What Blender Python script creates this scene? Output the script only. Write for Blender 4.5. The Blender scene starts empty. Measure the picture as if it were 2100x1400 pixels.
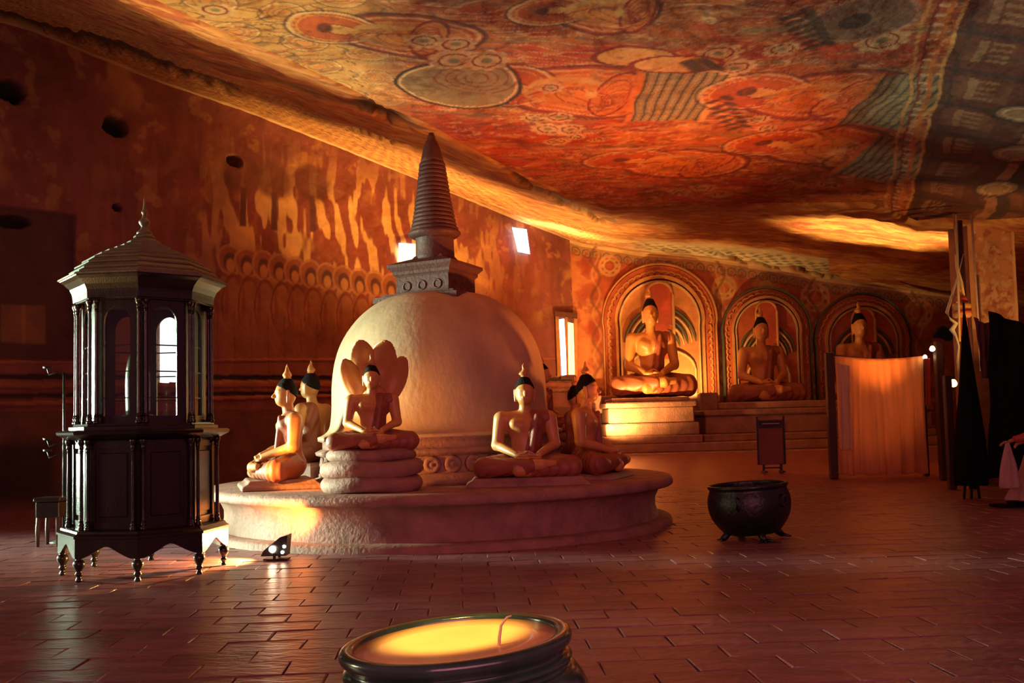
import bpy, bmesh, math, random
import numpy as np
from mathutils import Vector, Matrix
random.seed(7); np.random.seed(7)
R = math.radians; PI = math.pi
SC = bpy.context.scene
COL = SC.collection

# ---------------------------------------------------------------- camera
CAMH = 1.4; F = 2000.0
PITCH = R(3.0); ROLL = R(1.5)
CX = 1050.0; CY = 870.0 - F*math.tan(PITCH)
cam_d = bpy.data.cameras.new('camera'); cam = bpy.data.objects.new('camera', cam_d); COL.objects.link(cam)
cam_d.sensor_width = 36.0; cam_d.lens = 36.0*F/2100.0
cam_d.shift_x = 0.0; cam_d.shift_y = (CY-700.0)/2100.0
cam_d.clip_end = 200
# basis: camera looks along +Y, pitched up, rolled so that tops lean to the left
fw = Vector((0, math.cos(PITCH), math.sin(PITCH)))
up0 = Vector((0, -math.sin(PITCH), math.cos(PITCH)))
rt0 = Vector((1, 0, 0))
rt = rt0*math.cos(ROLL) - up0*math.sin(ROLL)
up = rt0*math.sin(ROLL) + up0*math.cos(ROLL)
MC = Matrix((rt, up, -fw)).transposed()
cam.matrix_world = Matrix.Translation((0, 0, CAMH)) @ MC.to_4x4()
SC.camera = cam

def ray(px, py):
    d = rt*((px-CX)/F) + up*((CY-py)/F) + fw
    return d.x/d.y, d.z/d.y
def P(px, py, Y):
    u, v = ray(px, py)
    return Vector((u*Y, Y, CAMH+v*Y))
def G(px, py, z=0.0):
    u, v = ray(px, py)
    Y = (z-CAMH)/v
    return Vector((u*Y, Y, z))

# ---------------------------------------------------------------- world, lights, exposure
vs = SC.view_settings
vs.view_transform = 'Standard'; vs.look = 'None'; vs.gamma = 1.0; vs.use_curve_mapping = False
vs.exposure = 0.0
W = bpy.data.worlds.new('world'); SC.world = W; W.use_nodes = True
bg = W.node_tree.nodes['Background']
bg.inputs[0].default_value = (0.40, 0.095, 0.155, 1); bg.inputs[1].default_value = 0.46

WARM = (1.0, 0.33, 0.06); AMBER = (1.0, 0.50, 0.13); RED = (1.0, 0.24, 0.06); DAY = (0.74, 1.0, 0.72)
def aim(o, tgt):
    d = Vector(tgt)-o.location
    o.rotation_euler = d.to_track_quat('-Z', 'Y').to_euler()
def area(name, loc, tgt, size, power, col, spread=180, size_y=None):
    l = bpy.data.lights.new(name, 'AREA'); l.energy = power; l.color = col; l.size = size
    if size_y: l.shape = 'RECTANGLE'; l.size_y = size_y
    l.spread = R(spread)
    o = bpy.data.objects.new(name, l); COL.objects.link(o); o.location = loc; aim(o, tgt); return o
def spot(name, loc, tgt, power, col, ang=90, blend=.6, rad=.06):
    l = bpy.data.lights.new(name, 'SPOT'); l.energy = power; l.color = col; l.spot_size = R(ang); l.spot_blend = blend
    l.shadow_soft_size = rad
    o = bpy.data.objects.new(name, l); COL.objects.link(o); o.location = loc; aim(o, tgt); return o

# daylight falling in through the cave doors, out of frame on the left
area('door_daylight', (-12.6, 13.4, 1.9), (-3, 11.6, 1.7), 1.4, 430, DAY, 46, 2.4)
area('door_daylight', (-10.5, 7.2, 2.2), (-2, 7.2, 0.0), 1.6, 75, (.95, 1.0, 0.55), 125, 2.2)
area('fill_behind_camera', (1.5, -2.0, 3.0), (1.5, 20, 1.2), 8.0, 130, (1.0, .27, .36), 110, 3.0)  # unseen fill added behind the camera to redden the shadows
# floodlight on the floor by the glass case: case and platform wall
LAMP = G(568, 1149)
spot('flood_to_case', (LAMP.x-.14, LAMP.y+.06, .24), (-3.3, 10.45, .15), 620, AMBER, 112, .7, .04)
spot('flood_to_platform', (LAMP.x-.02, LAMP.y+.16, .16), (-2.7, 12.7, 1.45), 230, (1, .42, .08), 84, .8, .04)
spot('spot_behind_case', P(438, 960, 11.4), (-2.45, 12.2, 1.10), 430, (1, .40, .07), 60, .7, .04)  # separate unseen spot behind the case, put there for the statues
# lamps behind the stupa, close to the wall foot: they graze the wall and light the vault above
spot('lamp_behind_stupa', (-2.1, 22.8, .6), P(800, 330, 22.4), 3000, AMBER, 62, .9, .10)
spot('lamp_behind_stupa', (-.9, 23.4, 1.0), P(800, 500, 25.0), 500, WARM, 50, 1.0, .10)
spot('lamp_behind_stupa', (.7, 25.2, .6), P(1040, 400, 24.0), 3800, AMBER, 84, .9, .10)
spot('lamp_behind_stupa', (1.6, 18.2, .5), P(1160, 600, 28.5), 1500, WARM, 60, .9, .12)
spot('lamp_on_wall', P(1115, 560, 27.0), P(1150, 476, 27.2), 900, (1, .55, .18), 110, .8, .05)
# lamps on the dais of the far statue
spot('dais_lamp', P(1236, 880, 25.3), P(1330, 730, 28.0), 1300, AMBER, 110, .8, .05)
spot('dais_lamp', P(1418, 800, 28.3), P(1400, 700, 29.8), 380, AMBER, 150, .8, .05)
spot('dais_lamp', P(1640, 836, 28.6), P(1600, 700, 29.8), 120, RED, 150, .8, .05)
spot('dais_lamp', P(1695, 836, 28.6), P(1690, 760, 29.8), 90, RED, 150, .8, .05)
# lamps on the floor towards the right that light the painted rock from below
spot('uplight', (7.6, 21.7, .5), P(1810, 478, 21.0), 4200, (1, .56, .16), 56, .8, .08)
spot('cloth_backlight', (8.4, 23.6, 2.0), (7.75, 20.8, 1.75), 420, (1, .62, .28), 54, .8, .08)  # unseen spot behind the cloth, shining through it
spot('uplight', (3.15, 12.9, .45), (1.2, 14.2, 5.6), 1600, (1, .28, .065), 92, 1.0, .15)
spot('uplight', (9.2, 15.0, .6), P(2040, 520, 17.5), 520, AMBER, 60, .5, .08)
spot('uplight', (-6.8, 9.6, 1.0), (-1.9, 10.0, 5.5), 1900, (1.0, .62, .22), 60, .8, .2)  # unseen spot past the left edge, aimed up at the ochre ceiling
spot('jar_fill', (-.55, 3.1, 3.2), G(935, 1320, .6), 1100, AMBER, 13, .5, .05)  # unseen spot added overhead to brighten the jar's wax

# ---------------------------------------------------------------- helpers
def mesh_np(name, V, Fc, smooth=True):
    me = bpy.data.meshes.new(name)
    V = np.asarray(V, dtype=np.float32); Fc = np.asarray(Fc, dtype=np.int32)
    k = Fc.shape[1]
    me.vertices.add(len(V)); me.vertices.foreach_set('co', V.ravel())
    me.loops.add(Fc.size); me.loops.foreach_set('vertex_index', Fc.ravel())
    me.polygons.add(len(Fc)); me.polygons.foreach_set('loop_start', np.arange(0, Fc.size, k, dtype=np.int32))
    me.polygons.foreach_set('use_smooth', np.full(len(Fc), smooth))
    me.update(calc_edges=True); return me
def link(name, me, m=None, parent=None, loc=None):
    o = bpy.data.objects.new(name, me); COL.objects.link(o)
    if m is not None and me is not None and hasattr(me, 'materials') and len(me.materials) == 0: me.materials.append(m)
    if parent is not None: o.parent = parent
    if loc is not None: o.location = loc
    return o
def tag(o, label=None, cat=None, group=None, kind=None):
    if label: o['label'] = label
    if cat: o['category'] = cat
    if group: o['group'] = group
    if kind: o['kind'] = kind
    return o
def thing(name, label, cat, loc=(0, 0, 0), rz=0, group=None):
    o = bpy.data.objects.new(name, None); COL.objects.link(o); o.empty_display_size = .2
    o.location = loc; o.rotation_euler = (0, 0, rz)
    return tag(o, label, cat, group)
def dup(root, loc, rz, label, scale=1.0):
    r = root.copy(); COL.objects.link(r); r.location = loc; r.rotation_euler = (0, 0, rz); r['label'] = label
    r.scale = (scale,)*3
    for ch in list(root.children):
        c = ch.copy(); COL.objects.link(c); c.parent = r
        for g in ch.children:
            d = g.copy(); COL.objects.link(d); d.parent = c
    return r

class MB:
    def __init__(s): s.v = []; s.f = []; s.sm = []
    def add(s, V, Fc, smooth=False):
        b = len(s.v); s.v += [tuple(v) for v in V]
        s.f += [tuple(i+b for i in f) for f in Fc]; s.sm += [smooth]*len(Fc)
    def box(s, c, d, rz=0, tilt=0, taper=1.0):
        V = []
        for z in (-1, 1):
            t = taper if z > 0 else 1
            for x, y in ((-1, -1), (1, -1), (1, 1), (-1, 1)):
                p = Vector((x*d[0]/2*t, y*d[1]/2*t, z*d[2]/2))
                if tilt: p = Matrix.Rotation(tilt, 3, 'Y') @ p
                if rz: p = Matrix.Rotation(rz, 3, 'Z') @ p
                V.append(p+Vector(c))
        s.add(V, [(0, 3, 2, 1), (4, 5, 6, 7), (0, 1, 5, 4), (1, 2, 6, 5), (2, 3, 7, 6), (3, 0, 4, 7)])
    def lathe(s, prof, c=(0, 0, 0), n=24, smooth=True, rot=0, ax=1.0, ay=1.0, caps=True):
        V = []; Fc = []
        for (r, z) in prof:
            for k in range(n):
                a = 2*PI*k/n+rot
                V.append((c[0]+r*ax*math.cos(a), c[1]+r*ay*math.sin(a), c[2]+z))
        for i in range(len(prof)-1):
            for k in range(n):
                k2 = (k+1) % n
                Fc.append((i*n+k, i*n+k2, (i+1)*n+k2, (i+1)*n+k))
        s.add(V, Fc, smooth)
        if caps:
            b = len(s.v)-len(V)
            s.f.append(tuple(b+k for k in reversed(range(n)))); s.sm.append(False)
            s.f.append(tuple(b+(len(prof)-1)*n+k for k in range(n))); s.sm.append(False)
    def tube(s, pts, rad, n=8, flat=1.0):
        pts = [Vector(p) for p in pts]
        rads = rad if hasattr(rad, '__len__') else [rad]*len(pts)
        V = []; Fc = []
        for i, p in enumerate(pts):
            t = (pts[min(i+1, len(pts)-1)]-pts[max(i-1, 0)]).normalized()
            a = t.cross(Vector((0, 0, 1)))
            if a.length < .05: a = t.cross(Vector((0, 1, 0)))
            a.normalize(); b = t.cross(a)
            for k in range(n):
                q = 2*PI*k/n
                V.append(p+(a*math.cos(q)+b*math.sin(q)*flat)*rads[i])
        for i in range(len(pts)-1):
            for k in range(n):
                k2 = (k+1) % n
                Fc.append((i*n+k, i*n+k2, (i+1)*n+k2, (i+1)*n+k))
        s.add(V, Fc, True)
        b = len(s.v)-len(V)
        s.f.append(tuple(b+k for k in range(n))); s.sm.append(False)
        s.f.append(tuple(b+(len(pts)-1)*n+k for k in reversed(range(n)))); s.sm.append(False)
    def prism(s, poly, fn, d0, d1):
        # poly: 2-D outline, fn(a,b,d) -> 3-D
        n = len(poly)
        V = [fn(a, b, d0) for a, b in poly]+[fn(a, b, d1) for a, b in poly]
        Fc = [tuple(range(n)), tuple(reversed(range(n, 2*n)))]
        for k in range(n):
            k2 = (k+1) % n; Fc.append((k, n+k, n+k2, k2))
        s.add(V, Fc)
    def mesh(s, name='part', bevel=0):
        me = bpy.data.meshes.new(name); me.from_pydata(s.v, [], s.f); me.update()
        me.polygons.foreach_set('use_smooth', s.sm)
        bm = bmesh.new(); bm.from_mesh(me); bmesh.ops.recalc_face_normals(bm, faces=bm.faces)
        if bevel:
            bmesh.ops.bevel(bm, geom=bm.edges[:], offset=bevel, segments=1, affect='EDGES', clamp_overlap=True)
        bm.to_mesh(me); bm.free(); return me
    def build(s, name, m=None, parent=None, bevel=0, loc=None):
        return link(name, s.mesh(name, bevel), m, parent, loc)

# value noise in numpy
def vnoise(x, y, seed=0):
    x = np.asarray(x, dtype=np.float64); y = np.asarray(y, dtype=np.float64)
    xi = np.floor(x).astype(np.int64); yi = np.floor(y).astype(np.int64)
    xf = x-xi; yf = y-yi
    xf = xf*xf*(3-2*xf); yf = yf*yf*(3-2*yf)
    def h(a, b):
        n = (a*374761393+b*668265263+seed*144665) & 0x7fffffff
        n = ((n ^ (n >> 13))*1274126177) & 0x7fffffff
        return ((n ^ (n >> 16)) & 0xffff)/65535.0
    return (h(xi, yi)*(1-xf)+h(xi+1, yi)*xf)*(1-yf)+(h(xi, yi+1)*(1-xf)+h(xi+1, yi+1)*xf)*yf
def fbm(x, y, seed=0, oct=4):
    t = 0; a = .5; s = 0
    for i in range(oct):
        q = .6+1.1*i; f = 2.03**i
        t = t+a*vnoise((x*math.cos(q)-y*math.sin(q))*f, (x*math.sin(q)+y*math.cos(q))*f, seed+i*17); s += a; a *= .55
    return t/s
def sstep(a, b, x): t = np.clip((x-a)/(b-a), 0, 1); return t*t*(3-2*t)

# surface nets
def snet(fn, lo, hi, h):
    xs = [np.arange(lo[i], hi[i]+h, h) for i in range(3)]
    X, Y, Z = np.meshgrid(*xs, indexing='ij')
    D = fn(X.astype(np.float32), Y.astype(np.float32), Z.astype(np.float32))
    S = D < 0
    n = np.array(D.shape)
    acc = np.zeros((n[0]-1, n[1]-1, n[2]-1, 3), np.float32); cnt = np.zeros((n[0]-1, n[1]-1, n[2]-1), np.float32)
    sl = lambda o: tuple(slice(o[i], n[i]-1+o[i]) for i in range(3))
    for ax in range(3):
        o1, o2 = [i for i in range(3) if i != ax]
        for a in (0, 1):
            for b in (0, 1):
                p = [0, 0, 0]; p[o1] = a; p[o2] = b; q = list(p); q[ax] = 1
                d0 = D[sl(p)]; d1 = D[sl(q)]; m = S[sl(p)] != S[sl(q)]
                t = np.where(m, d0/np.where(m, d0-d1, 1), 0)
                for k in range(3):
                    acc[..., k] += np.where(m, t if k == ax else float(p[k]), 0)
                cnt += m
    act = cnt > 0
    idx = -np.ones(act.shape, np.int64); idx[act] = np.arange(act.sum())
    I = np.argwhere(act)
    V = (I+acc[act]/cnt[act][:, None])*h+np.array(lo)
    faces = []
    for ax in range(3):
        o1, o2 = (ax+1) % 3, (ax+2) % 3
        a = [slice(0, n[i]) for i in range(3)]; b = list(a)
        a[ax] = slice(0, n[ax]-1); b[ax] = slice(1, n[ax])
        A = S[tuple(a)]; B = S[tuple(b)]
        for flip, m in ((False, A & ~B), (True, ~A & B)):
            E = np.argwhere(m)
            E = E[(E[:, o1] > 0) & (E[:, o2] > 0) & (E[:, o1] < n[o1]-1) & (E[:, o2] < n[o2]-1)]
            if not len(E): continue
            def c(da, db):
                Q = E.copy(); Q[:, o1] -= da; Q[:, o2] -= db
                return idx[Q[:, 0], Q[:, 1], Q[:, 2]]
            q = np.stack([c(1, 1), c(0, 1), c(0, 0), c(1, 0)], 1)
            faces.append(q[:, ::-1] if flip else q)
    return V, np.concatenate(faces)
def smin(a, b, k): h = np.clip(.5+.5*(b-a)/k, 0, 1); return b*(1-h)+a*h-k*h*(1-h)
def ell(x, y, z, c, r):
    k0 = np.sqrt(((x-c[0])/r[0])**2+((y-c[1])/r[1])**2+((z-c[2])/r[2])**2)
    return (k0-1)*min(r)
def cap(x, y, z, a, b, r1, r2):
    a = np.array(a, float); b = np.array(b, float); d = b-a
    t = np.clip(((x-a[0])*d[0]+(y-a[1])*d[1]+(z-a[2])*d[2])/(d@d), 0, 1)
    return np.sqrt((x-a[0]-t*d[0])**2+(y-a[1]-t*d[1])**2+(z-a[2]-t*d[2])**2)-(r1+(r2-r1)*t)

# ---------------------------------------------------------------- materials
def mat(name, col, rough=.6, metal=0.0, vary=.25, scale=6.0, bump=.15, bscale=30.0, attr=None, spec=.5, coat=0.0, col2=None, objrand=0.0, streak=None):
    m = bpy.data.materials.new(name); m.use_nodes = True
    nt = m.node_tree; N = nt.nodes; L = nt.links; b = N['Principled BSDF']
    tc = N.new('ShaderNodeTexCoord'); mp = N.new('ShaderNodeMapping'); L.new(tc.outputs['Object'], mp.inputs[0])
    if streak: mp.inputs['Scale'].default_value = streak
    nz = N.new('ShaderNodeTexNoise'); nz.inputs['Scale'].default_value = scale; nz.inputs['Detail'].default_value = 7
    nz.inputs['Roughness'].default_value = .62; L.new(mp.outputs[0], nz.inputs[0])
    rp = N.new('ShaderNodeValToRGB'); rp.color_ramp.elements[0].position = .32; rp.color_ramp.elements[1].position = .68
    mx = N.new('ShaderNodeMix'); mx.data_type = 'RGBA'
    L.new(nz.outputs[0], rp.inputs[0])
    if attr:
        at = N.new('ShaderNodeAttribute'); at.attribute_name = attr
        k = 1-vary
        rp.color_ramp.elements[0].color = (k, k, k, 1); rp.color_ramp.elements[1].color = (1+vary*.4,)*3+(1,)
        mx.blend_type = 'MULTIPLY'; mx.inputs[0].default_value = 1.0
        L.new(at.outputs['Color'], mx.inputs[6]); L.new(rp.outputs[0], mx.inputs[7])
    else:
        c2 = col2 or tuple(c*(1-vary) for c in col)
        mx.inputs[6].default_value = (*c2, 1); mx.inputs[7].default_value = (*col, 1)
        L.new(rp.outputs[0], mx.inputs[0])
    out = mx.outputs[2]
    if objrand:
        oi = N.new('ShaderNodeObjectInfo'); mr = N.new('ShaderNodeMapRange'); mr.inputs[3].default_value = 1-objrand; mr.inputs[4].default_value = 1+objrand*.6
        m2 = N.new('ShaderNodeMix'); m2.data_type = 'RGBA'; m2.blend_type = 'MULTIPLY'; m2.inputs[0].default_value = 1
        L.new(oi.outputs['Random'], mr.inputs[0]); L.new(out, m2.inputs[6]); L.new(mr.outputs[0], m2.inputs[7]); out = m2.outputs[2]
    L.new(out, b.inputs['Base Color'])
    b.inputs['Roughness'].default_value = rough; b.inputs['Metallic'].default_value = metal
    b.inputs['Specular IOR Level'].default_value = spec
    if coat: b.inputs['Coat Weight'].default_value = coat; b.inputs['Coat Roughness'].default_value = .12
    if bump:
        n2 = N.new('ShaderNodeTexNoise'); n2.inputs['Scale'].default_value = bscale; n2.inputs['Detail'].default_value = 5
        L.new(mp.outputs[0], n2.inputs[0])
        bp = N.new('ShaderNodeBump'); bp.inputs['Strength'].default_value = bump; bp.inputs['Distance'].default_value = .03
        L.new(n2.outputs[0], bp.inputs['Height']); L.new(bp.outputs[0], b.inputs['Normal'])
    return m
def emis(name, col, st):
    m = bpy.data.materials.new(name); m.use_nodes = True; N = m.node_tree.nodes
    b = N['Principled BSDF']; b.inputs['Base Color'].default_value = (*col, 1)
    b.inputs['Emission Color'].default_value = (*col, 1); b.inputs['Emission Strength'].default_value = st
    return m
M_ceil = mat('painted_rock', (1, 1, 1), .75, attr='paint', vary=.30, scale=2.2, bump=.5, bscale=9)
M_wall = mat('painted_plaster', (1, 1, 1), .8, attr='paint', vary=.30, scale=1.6, bump=.5, bscale=7)
M_floor = mat('floor_bed', (.36, .12, .15), .32, vary=.5, scale=2.5, bump=.35, bscale=5, streak=(1, 3.2, 1), spec=.5)
M_tile = mat('flagstone', (.30, .125, .135), .30, vary=.5, scale=2.2, bump=.5, bscale=8, objrand=.22, spec=.5, streak=(1, 2.5, 1))
M_dome = mat('dome_plaster', (.60, .40, .24), .62, vary=.35, scale=1.6, bump=.25, bscale=14, streak=(1, 1, .55))
M_stone = mat('worn_plaster', (.40, .20, .15), .7, vary=.45, scale=3.5, bump=.45, bscale=20)
M_skin = mat('gilded_plaster', (.64, .28, .085), .42, vary=.22, scale=5, bump=.1, bscale=30, spec=.5)
M_robe = mat('robe_paint', (.34, .09, .045), .5, vary=.3, scale=5, bump=.15, bscale=30)
M_hair = mat('hair_paint', (.013, .009, .009), .75, vary=.3, scale=30, bump=.5, bscale=90, spec=.12)
M_wood = mat('dark_lacquered_wood', (.018, .013, .010), .24, vary=.5, scale=4, bump=.12, bscale=25, streak=(3, 3, .5), spec=.45, coat=.22)
M_roofw = mat('weathered_roof_board', (.17, .155, .09), .42, vary=.4, scale=5, bump=.2, bscale=25, spec=.5)
M_iron = mat('black_iron', (.005, .005, .006), .4, metal=.0, vary=.3, scale=8, bump=.3, bscale=24, spec=.55)
M_jar = mat('green_glazed_jar', (.03, .085, .06), .2, vary=.5, scale=6, bump=.1, bscale=12, spec=.6, coat=.5)
M_wax = mat('pale_wax', (.95, .66, .26), .28, vary=.18, scale=2.5, bump=.12, bscale=5, coat=.3)
M_black = mat('black_cloth', (.006, .007, .008), .9, vary=.4, scale=4, bump=.2, bscale=20, spec=.15)
M_brass = mat('brass', (.7, .45, .16), .35, metal=.8, vary=.2)
M_post = mat('painted_post', (.075, .032, .03), .5, vary=.3, scale=6)
# ---------------------------------------------------------------- cave shell
def floor_z(Y): return np.maximum(0, (np.asarray(Y, float)-20.0))*.095
def wall_Y(u):
    u = np.asarray(u, float)
    return np.where(u < .0633, 28.1/(1-u), 30.0)
def rays(pl, n):
    pl = np.array(pl, float); d = np.r_[0, np.cumsum(np.hypot(*np.diff(pl, axis=0).T))]
    t = np.linspace(0, d[-1], n)
    X = np.interp(t, d, pl[:, 0]); Yp = np.interp(t, d, pl[:, 1])
    return np.array([ray(a, b) for a, b in zip(X, Yp)]).T, X
TOP = [(-700, -330), (-60, 30), (60, 62), (200, 118), (330, 170), (500, 228), (700, 305), (840, 362), (930, 398), (1060, 452), (1190, 500),
       (1310, 520), (1440, 530), (1560, 548), (1700, 575), (1950, 606), (2300, 640), (2700, 650)]
CREASE = [(-700, -420), (-200, -240), (320, 0), (440, 55), (560, 108), (700, 172), (800, 222), (875, 252), (960, 300), (1060, 352), (1160, 395), (1250, 425),
          (1400, 421), (1600, 416), (1780, 414), (1830, 432), (1880, 452), (1940, 446), (2000, 452), (2100, 446), (2300, 440), (2700, 420)]
(TU, TV), _ = rays(TOP, 600)
(CU, CV), CPX = rays(CREASE, 980)
def z1(x, y):
    x = np.asarray(x, float); y = np.asarray(y, float)
    z = 5.6-.17*np.maximum(0, x-5.0)-.05*np.maximum(0, 6.5-y)
    z = z+.30*(fbm(x*.28+3, y*.28, 5, 3)-.5)
    return z
CYd = np.full(len(CU), 12.0)
for _ in range(60):
    CYd = .5*CYd+.5*(z1(CU*CYd, CYd)-CAMH)/CV
CYd = np.clip(CYd, 3, 24)
# --- colour helpers (albedo paint on vertices)
class Canvas:
    def __init__(s, x, y, base): s.x = x; s.y = y; s.c = np.ones(x.shape+(3,))*np.array(base)
    def blend(s, m, col):
        m = np.clip(m, 0, 1)[..., None]; s.c = s.c*(1-m)+np.array(col)*m
    def disc(s, cx, cy, rx, ry, col, soft=.02, a=1, rot=0):
        dx = s.x-cx; dy = s.y-cy
        if rot: dx, dy = dx*math.cos(rot)+dy*math.sin(rot), -dx*math.sin(rot)+dy*math.cos(rot)
        d = (np.hypot(dx/rx, dy/ry)-1)*min(rx, ry)
        s.blend(a*(1-sstep(-soft, soft, d)), col)
    def ring(s, cx, cy, rx, ry, w, col, a=1, rot=0):
        dx = s.x-cx; dy = s.y-cy
        if rot: dx, dy = dx*math.cos(rot)+dy*math.sin(rot), -dx*math.sin(rot)+dy*math.cos(rot)
        d = np.abs(np.hypot(dx/rx, dy/ry)-1)*min(rx, ry)
        s.blend(a*(1-sstep(w*.5, w, d)), col)
    def rect(s, x0, x1, y0, y1, col, soft=.02, a=1):
        d = np.maximum(np.maximum(x0-s.x, s.x-x1), np.maximum(y0-s.y, s.y-y1))
        s.blend(a*(1-sstep(-soft, soft, d)), col)
OCH = (.72, .42, .14); CREAM = (.82, .62, .34); REDP = (.50, .07, .03); DRED = (.26, .045, .035); GRN = (.22, .24, .14); DRK = (.06, .04, .04); ORG = (.70, .24, .06)

# --- main ceiling (nearer slab) --------------------------------------------
NC = len(CU); NR = 400
def build_ceiling():
    # depth from the crease towards and past the camera
    tt = np.linspace(0, 1, NR); tt = np.interp(tt, [0, .03, .88, 1], [0, .004, .26, 1])
    Yn = 2.2
    inv = 1/CYd[:, None]+(1/Yn-1/CYd[:, None])*tt[None, :]
    Y = 1/inv; X = CU[:, None]*Y
    Z = z1(X, Y)
    edge = np.exp(-((CYd[:, None]-Y)/.5)**2)
    Z = Z + .07*(fbm(X*1.6, Y*1.6, 9, 3)-.5)*(1-edge)
    wx = X+.16*(fbm(X*.9, Y*.9, 11, 2)-.5); wy = Y+.20*(fbm(X*.9, Y*.9, 12, 2)-.5)
    n1 = fbm(X*.8, Y*1.4, 21); n2 = fbm(X*2.5, Y*4.5, 22); n3 = fbm(X*1.2, Y*6, 23)
    C = Canvas(wx, wy, (.50, .17, .055))
    C.blend(sstep(.45, .6, n1)*.8, REDP); C.blend(sstep(.52, .64, n2)*.6, (.62, .30, .10)); C.blend(sstep(.60, .70, n3)*.55, GRN)
    C.blend(sstep(.58, .7, fbm(X*3, Y*7, 31))*.75, DRED); C.blend(sstep(.66, .72, fbm(X*4, Y*8, 32))*.5, CREAM)
    # left zone: ochre field of haloed figures, drawn as a tiling of rings
    left = 1-sstep(-1.9, -.6, X+.25*(Y-10)*0+.6*(n1-.5))
    C.blend(left*.8, (.66, .46, .17))
    cell = .62
    ix = np.floor(wx/cell); iy = np.floor(wy/(cell*1.25)); par = (ix % 2)*.5
    lx = (wx/cell-ix-.5)*cell; ly = (wy/(cell*1.25)+par-np.floor(wy/(cell*1.25)+par)-.5)*cell*1.25
    rr = np.hypot(lx, ly)
    for r0, w, col, a in ((.26, .016, DRK, .55), (.235, .018, CREAM, .7), (.16, .014, REDP, .7), (.10, .02, DRED, .5)):
        C.blend(left*a*(1-sstep(w*.5, w, np.abs(rr-r0))), col)
    C.blend(left*.6*(1-sstep(.05, .07, rr)), ORG)
    C.blend(left*.7*(1-sstep(.010, .022, np.abs(lx+.08*np.sin(ly*14)+.28))), DRK)
    # wavy drapery lines over the whole rock
    for sd, fr, col, a in ((41, 5.0, DRK, .55), (42, 7.0, CREAM, .45), (43, 3.4, DRED, .6), (44, 6.2, ORG, .5)):
        q = wy*fr+2.6*fbm(wx*.55, wy*.9, sd)*3
        q = np.abs(q-np.round(q))
        C.blend(a*(1-sstep(.04, .10, q))*sstep(.42, .58, fbm(X*1.1, Y*1.6, sd+5)), col)
    def W_(px, py):
        u, v = ray(px, py); y = 10.0
        for _ in range(60): y = .5*y+.5*(float(z1(u*y, y))-CAMH)/v
        return u*y, y
    def figure(hx, hy, px_, py_, s, ped=True, dark=0.0):
        a = W_(hx, hy); b = W_(px_, py_)
        L = math.hypot(b[0]-a[0], b[1]-a[1]); rot = math.atan2(b[1]-a[1], b[0]-a[0])
        cx, cy = (a[0]+b[0])/2, (a[1]+b[1])/2
        body = (a[0]*.45+b[0]*.55, a[1]*.45+b[1]*.55)
        ux, uy = math.cos(rot), math.sin(rot)
        A_ = lambda d, e: (a[0]+ux*d*s-uy*e*s, a[1]+uy*d*s+ux*e*s)
        C.disc(*body, L*.56, s*1.15, (.34, .06, .035), rot=rot); C.ring(*body, L*.56, s*1.15, .03, DRK, rot=rot, a=.7)
        C.disc(*body, L*.53, s*1.02, (.66, .25, .07), rot=rot, a=.9); C.ring(*body, L*.51, s*.96, .022, CREAM, rot=rot, a=.6)
        C.ring(*body, L*.47, s*.84, .018, REDP, rot=rot, a=.8); C.ring(*body, L*.43, s*.74, .016, OCH, rot=rot, a=.7)
        C.disc(*a, s*.80, s*.70, (.52, .12, .04)); C.ring(*a, s*.82, s*.72, .03, CREAM, a=.65); C.ring(*a, s*.90, s*.80, .02, DRK, a=.7); C.ring(*a, s*.68, s*.58, .014, OCH, a=.8)
        for k in range(11):
            an = R(100)+R(160)*k/10; C.disc(a[0]+s*.74*math.cos(an), a[1]+s*.66*math.sin(an), s*.05, s*.05, OCH, a=.7)
        flesh = (.70, .40, .13)
        C.disc(*A_(.10, 0), s*.30, s*.21, flesh, rot=rot); C.disc(*A_(-.16, 0), s*.14, s*.20, (.14, .05, .04), rot=rot); C.ring(*A_(.10, 0), s*.30, s*.21, .016, DRED, rot=rot)
        C.disc(*A_(.60, 0), s*.30, s*.44, flesh, rot=rot)
        C.disc(*A_(1.05, .06), s*.62, s*.42, (.70, .27, .06), rot=rot); C.disc(*A_(1.10, -.46), s*.5, s*.11, flesh, rot=rot); C.disc(*A_(1.10, .52), s*.5, s*.11, (.62, .22, .06), rot=rot)
        C.disc(*A_(1.80, 0), s*.34, s*.95, (.66, .24, .06), rot=rot); C.ring(*A_(1.80, 0), s*.34, s*.95, .02, DRED, rot=rot)
        for k in range(5):
            C.ring(*A_(1.05+.1*k, .5-.1*k), s*(.75-.06*k), s*(.62-.1*k), .012, (DRED, REDP, OCH)[k % 3], a=.75, rot=rot+.12*k)
            C.ring(*A_(1.72+.05*k, -.35+.17*k), s*.20, s*.45, .012, (REDP, DRED)[k % 2], a=.6, rot=rot)
        C.disc(*A_(1.42, .02), s*.10, s*.20, flesh, rot=rot)
        if ped:
            w = s*.62
            C.rect(b[0]-w, b[0]+w, b[1]-s*1.2, b[1]+s*1.2, (.30, .29, .17)); 
            st = np.abs(((wx-b[0])/.13) % 1-.5)
            inside = (np.abs(wx-b[0]) < w) & (np.abs(wy-b[1]) < s*1.2)
            C.blend(inside*.8*(1-sstep(.08, .16, st)), DRK); C.blend(inside*.6*sstep(.42, .48, st), OCH)
            C.rect(b[0]-w-.09, b[0]-w, b[1]-s*1.3, b[1]+s*1.3, ORG); C.rect(b[0]+w, b[0]+w+.09, b[1]-s*1.3, b[1]+s*1.3, OCH)
    figure(1040, 178, 1385, 200, .78)
    figure(1545, 190, 1835, 208, .80)
    figure(1585, 295, 1828, 332, .85)
    figure(1290, 328, 1500, 345, .8, ped=False)
    figure(690, 60, 960, 85, .55, ped=False)
    figure(1130, 25, 1330, 30, .5, ped=False)
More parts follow.
